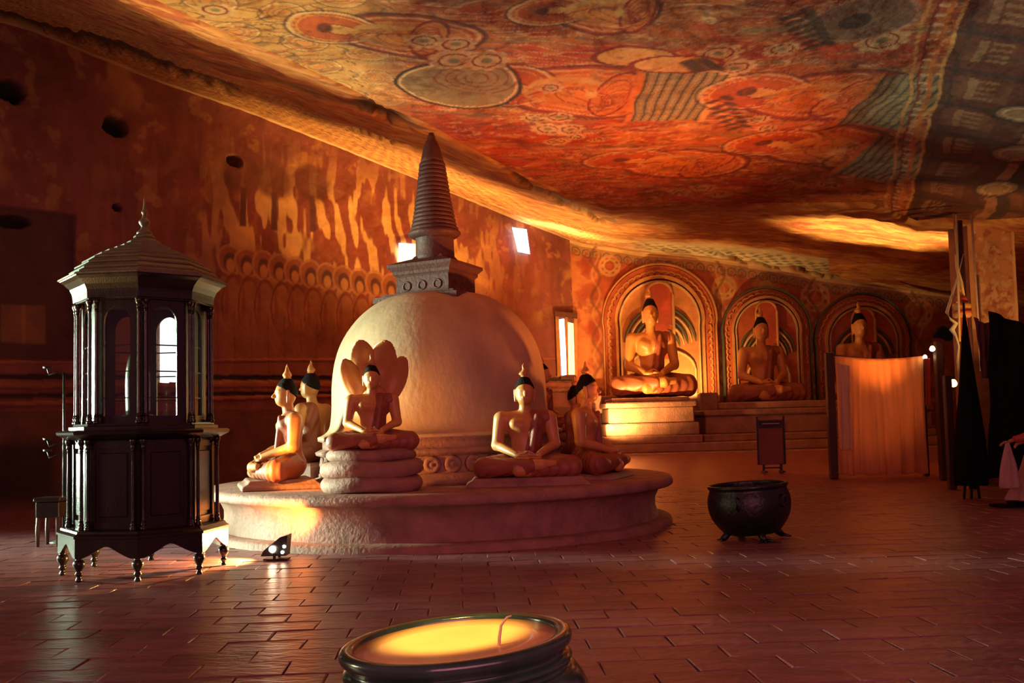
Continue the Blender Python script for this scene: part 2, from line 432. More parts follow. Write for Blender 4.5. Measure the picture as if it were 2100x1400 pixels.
    g = W_(945, 175); C.disc(*g, .75, .8, (.36, .30, .15)); C.ring(*g, .75, .8, .03, DRK); C.ring(*g, .70, .74, .02, CREAM)
    for k in range(4): C.ring(g[0]+.2, g[1]-.2, .16+.12*k, .14+.1*k, .016, DRED, a=.7)
    for (px, py, r) in ((1095, 242, .22), (1142, 242, .2), (1118, 266, .23), (1165, 266, .19), (1142, 291, .19), (1178, 281, .14), (1218, 289, .12),
                        (925, 122, .26), (992, 126, .27), (870, 85, .2), (930, 95, .22), (1480, 106, .25), (1500, 138, .24), (1598, 106, .2), (1130, 180, .16),
                        (1815, 84, .30), (250, -20, .3), (450, 20, .18), (1560, 245, .16), (1575, 262, .15), (1440, 385, .25), (1480, 400, .22), (1700, 380, .2), (1390, 395, .2)):
        g = W_(px, py)
        for k in range(9):
            an = 2*PI*k/9; C.disc(g[0]+r*.85*math.cos(an), g[1]+r*.85*math.sin(an), r*.24, r*.24, (.70, .50, .26))
        C.disc(*g, r*.9, r*.9, (.62, .44, .22)); C.ring(*g, r*.62, r*.62, .018, DRED); C.disc(*g, r*.25, r*.25, GRN)
    g = W_(1765, 42); C.disc(*g, .62, .55, (.24, .16, .10)); C.ring(*g, .62, .55, .035, (.45, .28, .18)); C.disc(g[0]-.05, g[1], .18, .2, DRK)
    for (px, py) in ((1310, 115), (1390, 130)):
        g = W_(px, py); C.disc(g[0], g[1], .5, .28, OCH); C.ring(g[0], g[1], .5, .28, .03, DRED)
    # leaf bands running across the depth
    for (p0, p1) in (((1640, 20), (1680, 100)), ((1475, 200), (1520, 265)), ((1430, 120), (1450, 140))):
        a = W_(*p0); b = W_(*p1); n = 14
        for k in range(n):
            t = k/(n-1); C.disc(a[0]+(b[0]-a[0])*t+.1*(-1)**k, a[1]+(b[1]-a[1])*t, .12, .06, DRK, a=.85, rot=.7*(-1)**k)
    # striped frame and narrow story panels on the right
    a = W_(1945, 110); b = W_(1862, 405)
    def lineX(y): return a[0]+(b[0]-a[0])*(y-a[1])/(b[1]-a[1])
    dxl = wx-lineX(wy)
    right = sstep(.0, .05, dxl)*(wx > 3)
    C.blend(right*.9, (.10, .035, .03))
    for off, w, col in ((-.35, .03, OCH), (-.25, .03, DRED), (-.12, .05, ORG), (.02, .03, OCH), (.16, .04, DRK)):
        C.blend((1-sstep(w*.5, w, np.abs(dxl-off)))*(wx > 3)*.9, col)
    lad = np.abs((wy/.22) % 1-.5); C.blend((np.abs(dxl+.19) < .055)*(wx > 3)*.8*sstep(.3, .4, lad), CREAM)
    cy = (wy/1.05) % 1; cyi = np.floor(wy/1.05); cx = (dxl/1.0) % 1; cxi = np.floor(dxl/1.0)
    h = vnoise(cxi*7.3+.5, cyi*3.1+.5, 77)
    inner = right*(cx > .15)*(cx < .85)*(cy > .2)*(cy < .8)
    C.blend(inner*.75*sstep(.3, .5, h), (.22, .10, .06))
    C.blend(inner*.7*(np.abs(cx-.3-.1*h) < .05), (.42, .26, .14)); C.blend(inner*.65*(np.abs(cx-.55) < .12)*(np.abs((cy*6) % 1-.5) < .22), (.42, .25, .13))
    C.blend(right*.85*(np.abs(cy-.06) < .05), DRK)
    C.blend(right*.8*((np.abs((dxl-1.35)/.09) < 1)), (.45, .24, .13)); C.blend(right*.9*((np.abs((dxl-1.55)/.10) < 1)), DRK)
    for (px, py, r) in ((2085, 235, .28), (2078, 318, .34), (2050, 385, .34)):
        g = W_(px, py); C.disc(*g, r, r*1.2, (.34, .24, .14)); C.ring(*g, r, r*1.2, .05, DRK); C.ring(*g, r*.6, r*.7, .03, (.6, .45, .25))
    # soot near the front right, flaked spots
    C.blend(sstep(.60, .66, fbm(X*6, Y*8, 61, 3))*.35, DRK)
    C.c = C.c*(1-(1-left)[..., None]*np.array((.05, .26, .30)))
    V = np.stack([X, Y, Z], -1)
    # rolled underside lip along the crease
    lipn = 5
    Vl = []; Cl = []
    for k in range(1, lipn+1):
        a_ = k/lipn
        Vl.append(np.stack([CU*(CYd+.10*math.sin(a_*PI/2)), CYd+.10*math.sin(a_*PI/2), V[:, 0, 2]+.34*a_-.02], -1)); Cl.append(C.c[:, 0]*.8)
    V = np.concatenate([np.stack(Vl[::-1], 1), V], 1); Cc = np.concatenate([np.stack(Cl[::-1], 1), C.c], 1)
    return V, Cc
def grid_mesh(name, V, Cc, m):
    a, b = V.shape[:2]; I = np.arange(a*b).reshape(a, b)
    Fc = np.stack([I[:-1, :-1], I[1:, :-1], I[1:, 1:], I[:-1, 1:]], -1).reshape(-1, 4)
    me = mesh_np(name, V.reshape(-1, 3), Fc)
    at = me.color_attributes.new('paint', 'FLOAT_COLOR', 'POINT')
    c4 = np.ones((a*b, 4), np.float32); c4[:, :3] = np.clip(Cc.reshape(-1, 3), 0, 1)
    at.data.foreach_set('color', c4.ravel()); me.materials.append(m)
    return me
CV_, CC_ = build_ceiling()
ceil = tag(link('ceiling', grid_mesh('ceiling', CV_, CC_, M_ceil)), 'low painted cave ceiling of red and ochre murals sloping overhead', kind='structure')

# --- rock vault between crease and far walls ---------------------------------
def build_vault():
    NU = 820; NT = 220
    # columns run through equal steps of direction
    u = np.interp(np.linspace(0, 1, NU), np.linspace(0, 1, 5), [-1.0, -.52, .06, .52, .74])
    o = np.argsort(CU); vc = np.interp(u, CU[o], CV[o]); Yc = np.interp(u, CU[o], CYd[o])+.10
    o = np.argsort(TU); vw = np.interp(u, TU[o], TV[o]); Yw = wall_Y(u)
    Yw = np.where(u > .50, 30-(u-.50)*20, Yw)
    t = np.linspace(0, 1.03, NT)[None, :]
    Y = Yc[:, None]+(Yw-Yc)[:, None]*t
    g = np.clip(t, 0, 1.1)**.85
    V_ = vc[:, None]+(vw-vc)[:, None]*g
    V_ = V_+(.35/Y)*(1-sstep(0, .05, t))*.6
    U = np.repeat(u[:, None], NT, 1); X = U*Y; Z = CAMH+V_*Y
    # long dark clefts in the rock: shallow grooves with painted shade
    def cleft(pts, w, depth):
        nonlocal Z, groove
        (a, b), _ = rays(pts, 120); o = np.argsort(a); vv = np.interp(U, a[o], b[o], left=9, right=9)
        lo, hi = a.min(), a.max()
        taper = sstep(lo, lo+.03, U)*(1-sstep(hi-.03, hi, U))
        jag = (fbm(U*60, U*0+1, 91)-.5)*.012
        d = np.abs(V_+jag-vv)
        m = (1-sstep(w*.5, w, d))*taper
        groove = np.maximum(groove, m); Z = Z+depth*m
    groove = np.zeros_like(Z)
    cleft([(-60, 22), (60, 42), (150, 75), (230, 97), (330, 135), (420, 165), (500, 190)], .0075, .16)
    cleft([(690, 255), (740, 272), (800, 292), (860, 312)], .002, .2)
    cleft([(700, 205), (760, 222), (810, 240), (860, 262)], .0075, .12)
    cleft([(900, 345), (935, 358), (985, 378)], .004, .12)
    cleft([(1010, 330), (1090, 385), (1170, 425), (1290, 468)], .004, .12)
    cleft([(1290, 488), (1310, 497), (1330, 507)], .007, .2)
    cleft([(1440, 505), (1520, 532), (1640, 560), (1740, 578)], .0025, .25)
    Z = Z+.16*(fbm(X*1.2, Y*1.2, 14)-.5)*sstep(0, .08, t)*(1-sstep(.92, 1, t))
    Z = Z+.03*(fbm(X*6, Y*6, 15)-.5)
    n1 = fbm(X*.7, Y*1.1, 51); n2 = fbm(X*2, Y*4, 52)
    C = Canvas(X, Y, (.55, .24, .08))
    C.blend(sstep(.45, .6, n1)*.7, (.45, .10, .05)); C.blend(sstep(.48, .6, n2)*.7, OCH); C.blend(sstep(.58, .68, fbm(X*3, Y*6, 53))*.6, DRED)
    # strip of small painted squares along the wall (rows of tiny seated figures)
    k = sstep(.52, .60, t)*(1-sstep(.975, .99, t))*(1-sstep(.08, .14, U))
    qx = (X+Y)*3.1; qy = t*34
    row = np.floor(qy); px_ = (qx+.5*(row % 2)) % 1; py_ = qy % 1
    dd = np.hypot((px_-.5)*1.0, (py_-.5)*.9)
    C.blend(k*.85, (.72, .46, .16)); C.blend(k*.9*(1-sstep(.04, .10, np.abs(dd-.38))), (.30, .07, .04)); C.blend(k*.9*(1-sstep(.12, .2, dd)), (.22, .06, .04))
    C.blend((1-sstep(.5, 2.0, np.abs(t-.5)*0+np.abs((t-.985)*60)))*.9, CREAM)
    # medallion with flames near the left, leafy scroll on the right
    for (px, py, r) in ((262, 47, .75), (160, 10, .4), (220, -10, .3), (430, 84, .25), (490, 112, .22)):
        u0, v0 = ray(px, py); i = np.argmin(np.abs(u-u0)); j = np.argmin(np.abs(V_[i]-v0)); x0, y0 = X[i, j], Y[i, j]
        C.disc(x0, y0, r*1.25, r*1.1, DRED, a=.8); C.disc(x0, y0, r*1.05, r*.95, (.58, .30, .12)); C.ring(x0, y0, r*.8, r*.7, .05, OCH, a=.7)
        C.blend((np.hypot((X-x0)/r, (Y-y0)/r) < 1)*(fbm(X*9, Y*9, 54) > .55)*.6, DRED)
    rgt = sstep(.10, .16, U)
    q = Y*1.3+1.2*fbm(X*.5, Y*.5, 57)*3+X*.12; q = np.abs(q-np.round(q)); C.blend(rgt*.5*(1-sstep(.04, .12, q)), (.38, .15, .08))
    C.blend(rgt*.8*sstep(.62, .7, t)*(1-sstep(.93, .95, t))*(U < .33), (.52, .50, .36))
    q = (X*2.6+np.floor(t*30)*.5) % 1; C.blend(rgt*(U < .33)*.8*sstep(.72, .78, t)*(1-sstep(.88, .9, t))*(q > .6), (.10, .12, .09))
    q = (X*1.9) % 1; C.blend(sstep(.40, .42, U)*.6*sstep(.45, .5, t)*(1-sstep(.8, .82, t))*(q > .55), (.42, .14, .06))
    C.blend(groove*.85, (.03, .02, .02))  # darkness inside the clefts put into the colour
    return np.stack([X, Y, Z], -1)[:, ::-1], C.c[:, ::-1]
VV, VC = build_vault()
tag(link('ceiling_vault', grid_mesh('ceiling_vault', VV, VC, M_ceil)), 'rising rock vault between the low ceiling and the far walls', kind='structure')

# --- walls -------------------------------------------------------------------
def build_wall_left():
    NU = 720; NZ = 340
    u = np.interp(np.linspace(0, 1, NU), [0, .15, 1], [-1.0, -.54, .0633])
    Yw = 28.1/(1-u); o = np.argsort(TU); ztop = CAMH+np.interp(u, TU[o], TV[o])*Yw+.12
    t = np.linspace(0, 1, NZ)[None, :]
    Z = -.15+(ztop[:, None]+.15)*t
    Y = np.repeat(Yw[:, None], NZ, 1); X = u[:, None]*Y
    Sx = (X+9.7)*1.4142                      # metres along the wall from the left edge of the view
    def wp(px, py):
        a, b = ray(px, py); y = 28.1/(1-a); return (a*y+9.7)*1.4142, CAMH+b*y
    disp = .30*(fbm(Sx*.35, Z*.35, 5)-.5)+.06*(fbm(Sx*1.6, Z*1.6, 6)-.5)
    n1 = fbm(Sx*.6, Z*.5, 71); n2 = fbm(Sx*1.6, Z*1.0, 72)
    C = Canvas(Sx+.06*(fbm(Sx*2, Z*2, 70)-.5), Z+.05*(fbm(Sx*2, Z*2, 73)-.5), (.27, .085, .085))
    C.blend(sstep(.5, .64, n2)*sstep(.42, .6, fbm(Sx*.35, Z*.4, 78))*.8*sstep(3.8, 5.2, Z), (.58, .32, .13)); C.blend(sstep(.55, .66, n1)*.6, (.20, .06, .06))
    C.blend(sstep(.60, .72, fbm(Sx*3, Z*3, 74))*.55*sstep(4, 5.5, Z), (.50, .26, .11))
    # streaked, flaking band with the lamp's glow painted into its colour
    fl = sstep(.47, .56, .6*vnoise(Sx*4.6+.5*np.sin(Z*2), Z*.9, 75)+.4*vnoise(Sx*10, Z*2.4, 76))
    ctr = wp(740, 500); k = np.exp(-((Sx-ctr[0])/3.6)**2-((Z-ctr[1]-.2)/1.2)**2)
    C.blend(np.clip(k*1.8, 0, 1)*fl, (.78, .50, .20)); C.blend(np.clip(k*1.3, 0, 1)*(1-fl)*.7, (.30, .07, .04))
    # row of haloed standing figures
    for i in range(22):
        px = 470+i*34-(i*i)*.10 if i < 14 else 470+i*34
        py = 520+(px-470)*.166
        if px > 850: break
        a = wp(px, py+14)
        r = .30
        C.disc(a[0], a[1]-.02, r, r*1.05, (.36, .13, .075)); C.ring(a[0], a[1], r, r*1.1, .04, (.52, .27, .14), a=.8)
        C.disc(a[0], a[1]-.06, r*.55, r*.75, (.13, .05, .05)); C.disc(a[0], a[1]-.13, r*.36, r*.52, (.55, .28, .12))
        C.disc(a[0], a[1]-.95, r*.95, .62, (.40, .17, .08), soft=.08, a=.85); C.ring(a[0]+.05, a[1]-.95, r*.9, .6, .03, (.25, .07, .05)); C.disc(a[0]-.1, a[1]-1.05, .05, .5, (.30, .09, .06))
        C.disc(a[0], a[1]-1.9, r*.75, .8, (.31, .11, .065), soft=.08, a=.8); C.rect(a[0]-.33, a[0]-.31, a[1]-3.2, a[1]-1.1, (.20, .06, .05))
        C.disc(a[0], a[1]-2.75, r*1.0, .18, (.38, .14, .08))
    # dado mouldings
    def dado(pa, pb, h, col, dd):
        nonlocal disp
        a = wp(*pa); b = wp(*pb); zz = a[1]+(b[1]-a[1])*(Sx-a[0])/(b[0]-a[0]); m = np.abs(Z-zz) < h/2
        C.blend(m*1.0, col); disp = disp-dd*m
    for (ya, yb, h, col, dd) in ((742, 738, .06, (.38, .12, .08), .03), (772, 775, .10, (.05, .03, .03), -.06), (790, 789, .12, (.34, .11, .07), .05), (812, 806, .08, (.06, .03, .03), -.05), (828, 812, .09, (.36, .12, .08), .05)):
        dado((0, ya), (640, yb), h, col, dd)
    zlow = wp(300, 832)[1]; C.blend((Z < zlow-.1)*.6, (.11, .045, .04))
    # dark painted door panel with a small pale picture, far left
    a = wp(-60, 735); b = wp(155, 440)
    C.rect(a[0], b[0], a[1], b[1]-.0, (.11, .045, .045)); 
    m = (C.x > a[0]) & (C.x < b[0]) & (C.y > a[1]) & (C.y < b[1]); disp = disp+.10*m
    a = wp(8, 700); b = wp(96, 626); C.rect(a[0], b[0], a[1], b[1], (.27, .12, .07)); C.rect((a[0]+b[0])/2-.04, (a[0]+b[0])/2+.04, a[1], b[1], (.36, .17, .08))
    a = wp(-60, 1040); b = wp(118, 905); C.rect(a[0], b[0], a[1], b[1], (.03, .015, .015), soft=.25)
    # holes broken in the plaster, their inner shade painted black
    for (px, py, rx, ry) in ((25, 185, .30, .26), (238, 257, .28, .26), (478, 332, .2, .14), (30, 452, .35, .13), (241, 425, .1, .08)):
        a = wp(px, py); d = np.hypot((Sx-a[0])/rx, (Z-a[1])/ry)+.5*(fbm(Sx*6, Z*6, 79)-.5)
        m = 1-sstep(.75, 1.0, d); C.blend(m, (.02, .015, .015)); disp = disp+.35*m
    # painted trees
    for (px, py) in ((495, 385), (560, 395), (640, 400)):
        a = wp(px, py); C.rect(a[0]-.08, a[0]+.08, a[1]-.9, a[1], (.14, .05, .05)); C.disc(a[0], a[1]+.3, .5, .45, (.17, .06, .05), soft=.1, a=.8)
    nx, ny = -.7071, .7071
    X = X+nx*disp; Y = Y+ny*disp
    return np.stack([X, Y, Z], -1), C.c
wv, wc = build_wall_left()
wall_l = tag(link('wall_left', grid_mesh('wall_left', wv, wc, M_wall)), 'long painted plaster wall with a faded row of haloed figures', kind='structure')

ARCHES = [(1358, 1240, 1477, 540, 28.9), (1577, 1484, 1668, 588, 29.0), (1775, 1672, 1872, 600, 29.0)]
def build_wall_back():
    NU = 460; NZ = 220
    x = np.linspace(1.6, 17, NU); u = x/30; o = np.argsort(TU); ztop = CAMH+np.interp(u, TU[o], TV[o])*30+.12
    t = np.linspace(0, 1, NZ)[None, :]; Z = .3+(ztop[:, None]-.3)*t; X = np.repeat(x[:, None], NZ, 1)
    Y = 30-.0+.10*(fbm(X*.6, Z*.6, 6)-.5)+.03*(fbm(X*2.5, Z*2.5, 7)-.5)
    C = Canvas(X+.05*(fbm(X*3, Z*3, 80)-.5), Z+.05*(fbm(X*3, Z*3, 81)-.5), (.46, .11, .05))
    C.blend(sstep(.48, .6, fbm(X*1.3, Z*1.3, 82))*.7, (.62, .28, .10)); C.blend(sstep(.55, .65, fbm(X*3, Z*3, 83))*.6, (.36, .06, .035))
    # scalloped valance along the top
    dz = ztop[:, None]-.12-Z
    C.blend((dz < .34)*.8, (.50, .30, .14)); q = (X/.32) % 1-.5; C.blend((1-sstep(.03, .08, np.abs(np.hypot(q, (dz-.28)/.32)-.38)))*(dz < .45)*.9, (.12, .12, .08)); C.blend((np.hypot(q, (dz-.28)/.32) < .18)*.8, (.4, .1, .05))
    C.blend((np.abs(dz-.02) < .05)*1.0, CREAM)
    # flower medallions and vine scrolls between the arches
    for (px, py, r) in ((1485, 590, .34), (1474, 818, .30), (1472, 790, .28), (1672, 610, .42), (1672, 770, .35), (1690, 745, .4), (1660, 830, .3), (1250, 545, .3), (1885, 640, .4), (1570, 590, .2)):
        g = P(px, py, 30)
        C.ring(g.x, g.z, r, r, .05, (.66, .34, .14)); C.ring(g.x, g.z, r*.6, r*.6, .04, (.64, .40, .16)); C.disc(g.x, g.z, r*.3, r*.3, (.60, .14, .05))
        for k in range(8):
            an = k*PI/4; C.disc(g.x+r*.8*math.cos(an), g.z+r*.8*math.sin(an), r*.17, r*.17, (.64, .36, .14))
    for xc in (P(1481, 700, 30).x, P(1670, 700, 30).x, P(1885, 700, 30).x, P(1225, 700, 30).x):
        C.blend((1-sstep(.02, .05, np.abs(X-xc-.12*np.sin(Z*5))))*.7, (.62, .32, .14)); C.blend((1-sstep(.03, .07, np.abs(X-xc+.14*np.sin(Z*5+.6))))*.6, (.16, .06, .05))
    return np.stack([X, Y, Z], -1), C.c
wv, wc = build_wall_back()
wall_b = tag(link('wall_back', grid_mesh('wall_back', wv, wc, M_wall)), 'far red painted wall behind the three arches', kind='structure')
# right-hand rock wall, mostly out of frame
def build_wall_right():
    yy = np.linspace(13.5, 30, 120); zz = np.linspace(-.1, 7, 60)
    Y, Z = np.meshgrid(yy, zz, indexing='ij'); X = 8.55+ (Y-13.5)*.50+.3*(fbm(Y*.6, Z*.6, 8)-.5)
    c = np.ones(X.shape+(3,))*np.array((.20, .08, .07)); c *= (.6+.8*fbm(Y*1.4, Z*1.4, 18))[..., None]
    return np.stack([X, Y, Z], -1)[::-1], c[::-1]
wv, wc = build_wall_right()
tag(link('wall_right', grid_mesh('wall_right', wv, wc, M_wall)), 'dark bare rock wall at the right edge', kind='structure')

# --- floor: bed, then flagstones in rows --------------------------------------
mb = MB()
ys = [-1.0, 12, 20, 22, 24, 26, 28, 31]
V = []; 
for y in ys:
    for x in (-24, 24): V.append((x, y, float(floor_z(y))-.012))
mb.add(V, [(2*i, 2*i+1, 2*i+3, 2*i+2) for i in range(len(ys)-1)])
V = [(x, y, -.4) for y in (ys[0], ys[-1]) for x in (-24, 24)]; mb.add(V, [(0, 2, 3, 1)])
floor_o = tag(mb.build('floor', M_floor), 'worn reddish stone-paved cave floor', kind='structure')
RZ = R(3.2); TW, TD = .52, .31
def tile_mesh(i):
    rnd = random.Random(i); w, d = TW-.009, TD-.009
    V = []
    for z, ins in ((-.03, 0), (-.003, 0), (.0, .007)):
        for sx, sy in ((-1, -1), (1, -1), (1, 1), (-1, 1)):
            V.append((sx*(w/2-ins)+rnd.uniform(-.005, .004), sy*(d/2-ins)+rnd.uniform(-.004, .003), z+(rnd.uniform(-.004, .003) if z > -.01 else 0)))
    Fc = [(8, 9, 10, 11)]
    for a in (0, 4):
        for k in range(4): Fc.append((a+k, a+(k+1) % 4, a+4+(k+1) % 4, a+4+k))
    me = bpy.data.meshes.new('tile'); me.from_pydata(V, [], Fc); me.materials.append(M_tile); return me
TM = [tile_mesh(i) for i in range(8)]
cands = []; far = MB()
for j in range(0, 75):
    for i in range(-42, 44):
        lx = (i+.5*(j % 2))*TW+random.uniform(-.004, .004); ly = j*TD
        x = lx*math.cos(RZ)-ly*math.sin(RZ); y = lx*math.sin(RZ)+ly*math.cos(RZ)
        if y < 1.5 or y > 21.5: continue
        if abs(x) > .56*y+1.2: continue
        if math.hypot(x+1.0, y-14.0) < 3.05: continue
        vis = abs(x) < .55*y+.1 and y > 5.0
        cands.append(((0 if vis else 1, y), x, y))
cands.sort(key=lambda c: c[0])
for k, (_, x, y) in enumerate(cands):
    h = random.uniform(-.002, .002); me = TM[random.randrange(8)]
    if k < 300:
        o = bpy.data.objects.new('tile', me); COL.objects.link(o); o.parent = floor_o
        o.location = (x, y, .006+h); o.rotation_euler = (random.uniform(-.003, .003), random.uniform(-.003, .003), RZ+random.uniform(-.005, .005))
    elif y < 20:
        c, s = math.cos(RZ), math.sin(RZ); far.add([(x+v.co.x*c-v.co.y*s, y+v.co.x*s+v.co.y*c, v.co.z+.006+h) for v in me.vertices], [tuple(p.vertices) for p in me.polygons])
fo = far.build('flagstones', M_tile, floor_o); fo['kind'] = 'stuff'
# ---------------------------------------------------------------- round platform and stupa
PC = Vector((P(907, 960, 14.0).x, 14.0, 0)); PR = 3.25; PH = .66
pt = thing('round_platform', 'low round plastered platform with a rolled lip carrying the stupa and statues', 'platform', PC)
mb = MB(); mb.lathe([(PR-.20, .08), (PR-.22, .15), (PR-.25, .25), (PR-.25, .36), (PR-.20, .47), (PR-.12, .52)], n=120, caps=False); mb.build('drum', M_stone, pt)
mb = MB(); mb.lathe([(PR-.14, .51), (PR-.03, .525), (PR, .55), (PR, .60), (PR-.02, .64), (PR-.07, PH), (0.05, PH)], n=120, caps=False); mb.build('lip', M_stone, pt)
mb = MB(); mb.lathe([(PR-.02, .0), (PR-.03, .07), (PR-.06, .10), (PR-.26, .11)], n=120, caps=False); mb.build('footing', M_stone, pt)

SB = Vector((PC.x, PC.y, PH))
st = thing('stupa', 'pale bell-domed stupa whose ringed spire touches the rock ceiling', 'stupa', SB)
# mouldings below the dome
mb = MB(); mb.lathe([(1.76, 0), (1.76, .07), (1.70, .09), (1.70, .13), (1.67, .15)], n=96); mb.build('base_step', M_stone, st)
mb = MB(); mb.lathe([(1.64, .15), (1.64, .36)], n=96, caps=False); mb.build('frieze_band', M_stone, st)
me = None
for k in range(40):
    if me is None:
        b = MB(); b.lathe([(.0, 0), (.115, .0), (.10, .035), (.055, .045), (.05, .03), (.02, .05), (0, .055)], n=12, caps=False)
        me = b.mesh('lotus_rosette'); me.transform(Matrix.Rotation(R(90), 4, 'Y')); me.materials.append(M_stone)
    a = 2*PI*k/40; o = bpy.data.objects.new('lotus_rosette', me); COL.objects.link(o); o.parent = st
    o.location = (1.635*math.cos(a), 1.635*math.sin(a), .255); o.rotation_euler = (0, 0, a)
mb = MB(); mb.lathe([(1.64, .36), (1.73, .39), (1.74, .43), (1.68, .46), (1.64, .47), (1.64, .56), (1.70, .58), (1.70, .615), (1.66, .64)], n=96, caps=False); mb.build('moulding', M_stone, st)
# bell dome; photo profile
prof = [(1.70, .60), (1.70, .635), (1.64, .66), (1.58, .70), (1.54, .76), (1.52, .85), (1.505, 1.0), (1.50, 1.15), (1.495, 1.30), (1.475, 1.50), (1.435, 1.70), (1.37, 1.89), (1.27, 2.07), (1.14, 2.24), (1.0, 2.37), (.84, 2.48), (.68, 2.55), (.45, 2.59), (.2, 2.6)]
def smooth_prof(p, n=4):
    out = []
    for i in range(len(p)-1):
        p0 = p[max(i-1, 0)]; p1 = p[i]; p2 = p[i+1]; p3 = p[min(i+2, len(p)-1)]
        for k in range(n):
            t = k/n
            out.append(tuple(.5*(2*p1[j]+(p2[j]-p0[j])*t+(2*p0[j]-5*p1[j]+4*p2[j]-p3[j])*t*t+(3*p1[j]-p0[j]-3*p2[j]+p3[j])*t**3) for j in (0, 1)))
    return out+[p[-1]]
mb = MB(); mb.lathe(smooth_prof(prof, 3), n=128, caps=False); mb.build('dome', M_dome, st)
Q = PI/4+R(-24)
def sq(prof, name, m=None, n=4, rot=Q):
    b = MB(); b.lathe(prof, n=n, rot=rot, smooth=False); return b.build(name, m, st)
M_dark = mat('dark_red_plaster', (.15, .055, .045), .6, vary=.35, scale=6, bump=.3, bscale=24)
s2 = 1.0
sq([(.92, 2.46), (.92, 2.535), (.78, 2.54), (.78, 2.58), (.66, 2.585)], 'harmika_step', M_dark, n=4)
sq([(.58, 2.56), (.58, 2.83), (.55, 2.83)], 'harmika_block', M_dark)
for s_ in range(4):
    a = Q+PI/4+s_*PI/2
    for q in (-.24, 0, .24):
        nrm = Vector((math.cos(a), math.sin(a), 0)); tg = Vector((-math.sin(a), math.cos(a), 0))
        c = nrm*.41+tg*q
        bb = MB(); pts = [c+tg*.06*math.cos(w)+Vector((0, 0, 2.69+.06*math.sin(w))) for w in np.linspace(0, 2*PI, 13)]
        bb.tube(pts, .013, 6); bb.build('rosette_carving', M_dark, st)
sq([(.56, 2.80), (.60, 2.84), (.63, 2.86), (.63, 2.90), (.71, 2.96), (.71, 3.00), (.50, 3.06), (.34, 3.10), (.30, 3.14)], 'harmika_cornice', M_dark)
mb = MB(); mb.lathe([(.285, 3.08), (.275, 3.14), (.27, 3.38), (.29, 3.42)], n=40); mb.build('neck', M_dark, st)
lean = math.tan(R(1.0))
# spire rings
b = MB(); b.lathe([(.29, 3.40), (.33, 3.42), (.375, 3.455), (.375, 3.48), (.345, 3.505), (.33, 3.515)], n=40); b.build('spire_base', M_dark, st)
zt = [3.50+.062*k for k in range(16)]
for k, z in enumerate(zt):
    r = .345-.155*(k/15)**.75; h = .060
    b = MB(); b.lathe([(r*.93, z), (r*.985, z+h*.15), (r, z+h*.45), (r*.985, z+h*.75), (r*.93, z+h)], n=36)
    b.build('spire_ring', M_dark, st)
b = MB(); b.lathe([(.172, 4.49), (.158, 4.55), (.115, 4.72), (.085, 4.80), (.062, 4.83), (.058, 4.86), (.035, 4.93)], n=24); b.build('spire_tip', M_dark, st)
st.rotation_euler = (0, R(-.6), 0); st.scale = (1.02, 1.02, 1.015)

# ---------------------------------------------------------------- seated statues
def body_sdf(x, y, z):
    ax = np.abs(x)
    d = ell(x, y, z, (0, .04, .16), (.22, .17, .15))
    d = smin(d, ell(x, y, z, (0, .045, .36), (.165, .115, .16)), .07)
    d = smin(d, ell(x, y, z, (0, .04, .58), (.225, .13, .17)), .07)
    d = smin(d, cap(ax, y, z, (0, .05, .69), (.25, .05, .675), .075, .078), .05)
    d = smin(d, cap(ax, y, z, (.06, -.055, .59), (.13, -.05, .61), .05, .05), .05)
    d = smin(d, cap(x, y, z, (0, .04, .72), (0, .015, .86), .072, .064), .03)
    # head
    h = ell(x, y, z, (0, .0, .975), (.108, .122, .150))
    h = smin(h, ell(x, y, z, (0, -.04, .885), (.065, .07, .05)), .04)
    h = smin(h, cap(x, y, z, (0, -.112, .99), (0, -.142, .945), .012, .022), .015)
    h = smin(h, cap(x, y, z, (-.026, -.112, .912), (.026, -.112, .912), .011, .011), .01)
    h = smin(h, cap(ax, y, z, (.02, -.112, 1.008), (.07, -.088, 1.012), .008, .006), .012)
    h = smin(h, ell(ax, y, z, (.043, -.094, .985), (.022, .014, .010)), .008)
    h = np.maximum(h, -ell(ax, y, z, (.045, -.128, .968), (.02, .012, .008)))
    h = smin(h, cap(ax, y, z, (.112, .01, 1.0), (.108, .005, .88), .018, .016), .01)
    d = smin(d, h, .012)
    # arms
    arm = cap(ax, y, z, (.285, .05, .675), (.335, .02, .37), .084, .064)
    arm = smin(arm, cap(ax, y, z, (.335, .02, .37), (.13, -.28, .262), .060, .038), .03)
    d = smin(d, arm, .03)
    # legs: thighs out, shins crossed, right shin above
    lg = cap(ax, y, z, (.16, .02, .135), (.50, -.20, .115), .14, .105)
    lg = smin(lg, cap(x, y, z, (.50, -.20, .105), (-.12, -.36, .085), .105, .07), .04)
    lg = smin(lg, cap(x, y, z, (-.50, -.20, .115), (.14, -.40, .15), .105, .062), .02)
    lg = smin(lg, cap(x, y, z, (.14, -.40, .15), (.29, -.37, .16), .05, .034), .02)
    d = smin(d, lg, .03)
    # hands resting in the lap, the right on the left, fingers side by side
    hd = ell(x, y, z, (-.06, -.315, .252), (.085, .045, .028))
    hd = smin(hd, ell(x, y, z, (.07, -.31, .222), (.085, .05, .026)), .01)
    for k in range(4):
        yy = -.355+.027*k; L = (.075, .09, .085, .065)[k]
        hd = smin(hd, cap(x, y, z, (0, yy, .262), (L, yy+.004, .252), .0135, .010), .004)
        hd = smin(hd, cap(x, y, z, (0, yy-.004, .222), (-L-.02, yy, .214), .0135, .010), .004)
    hd = smin(hd, cap(x, y, z, (-.075, -.285, .275), (-.012, -.30, .298), .015, .011), .006)
    hd = smin(hd, cap(x, y, z, (.085, -.285, .25), (.012, -.30, .298), .015, .011), .006)
    return smin(d, hd, .015)
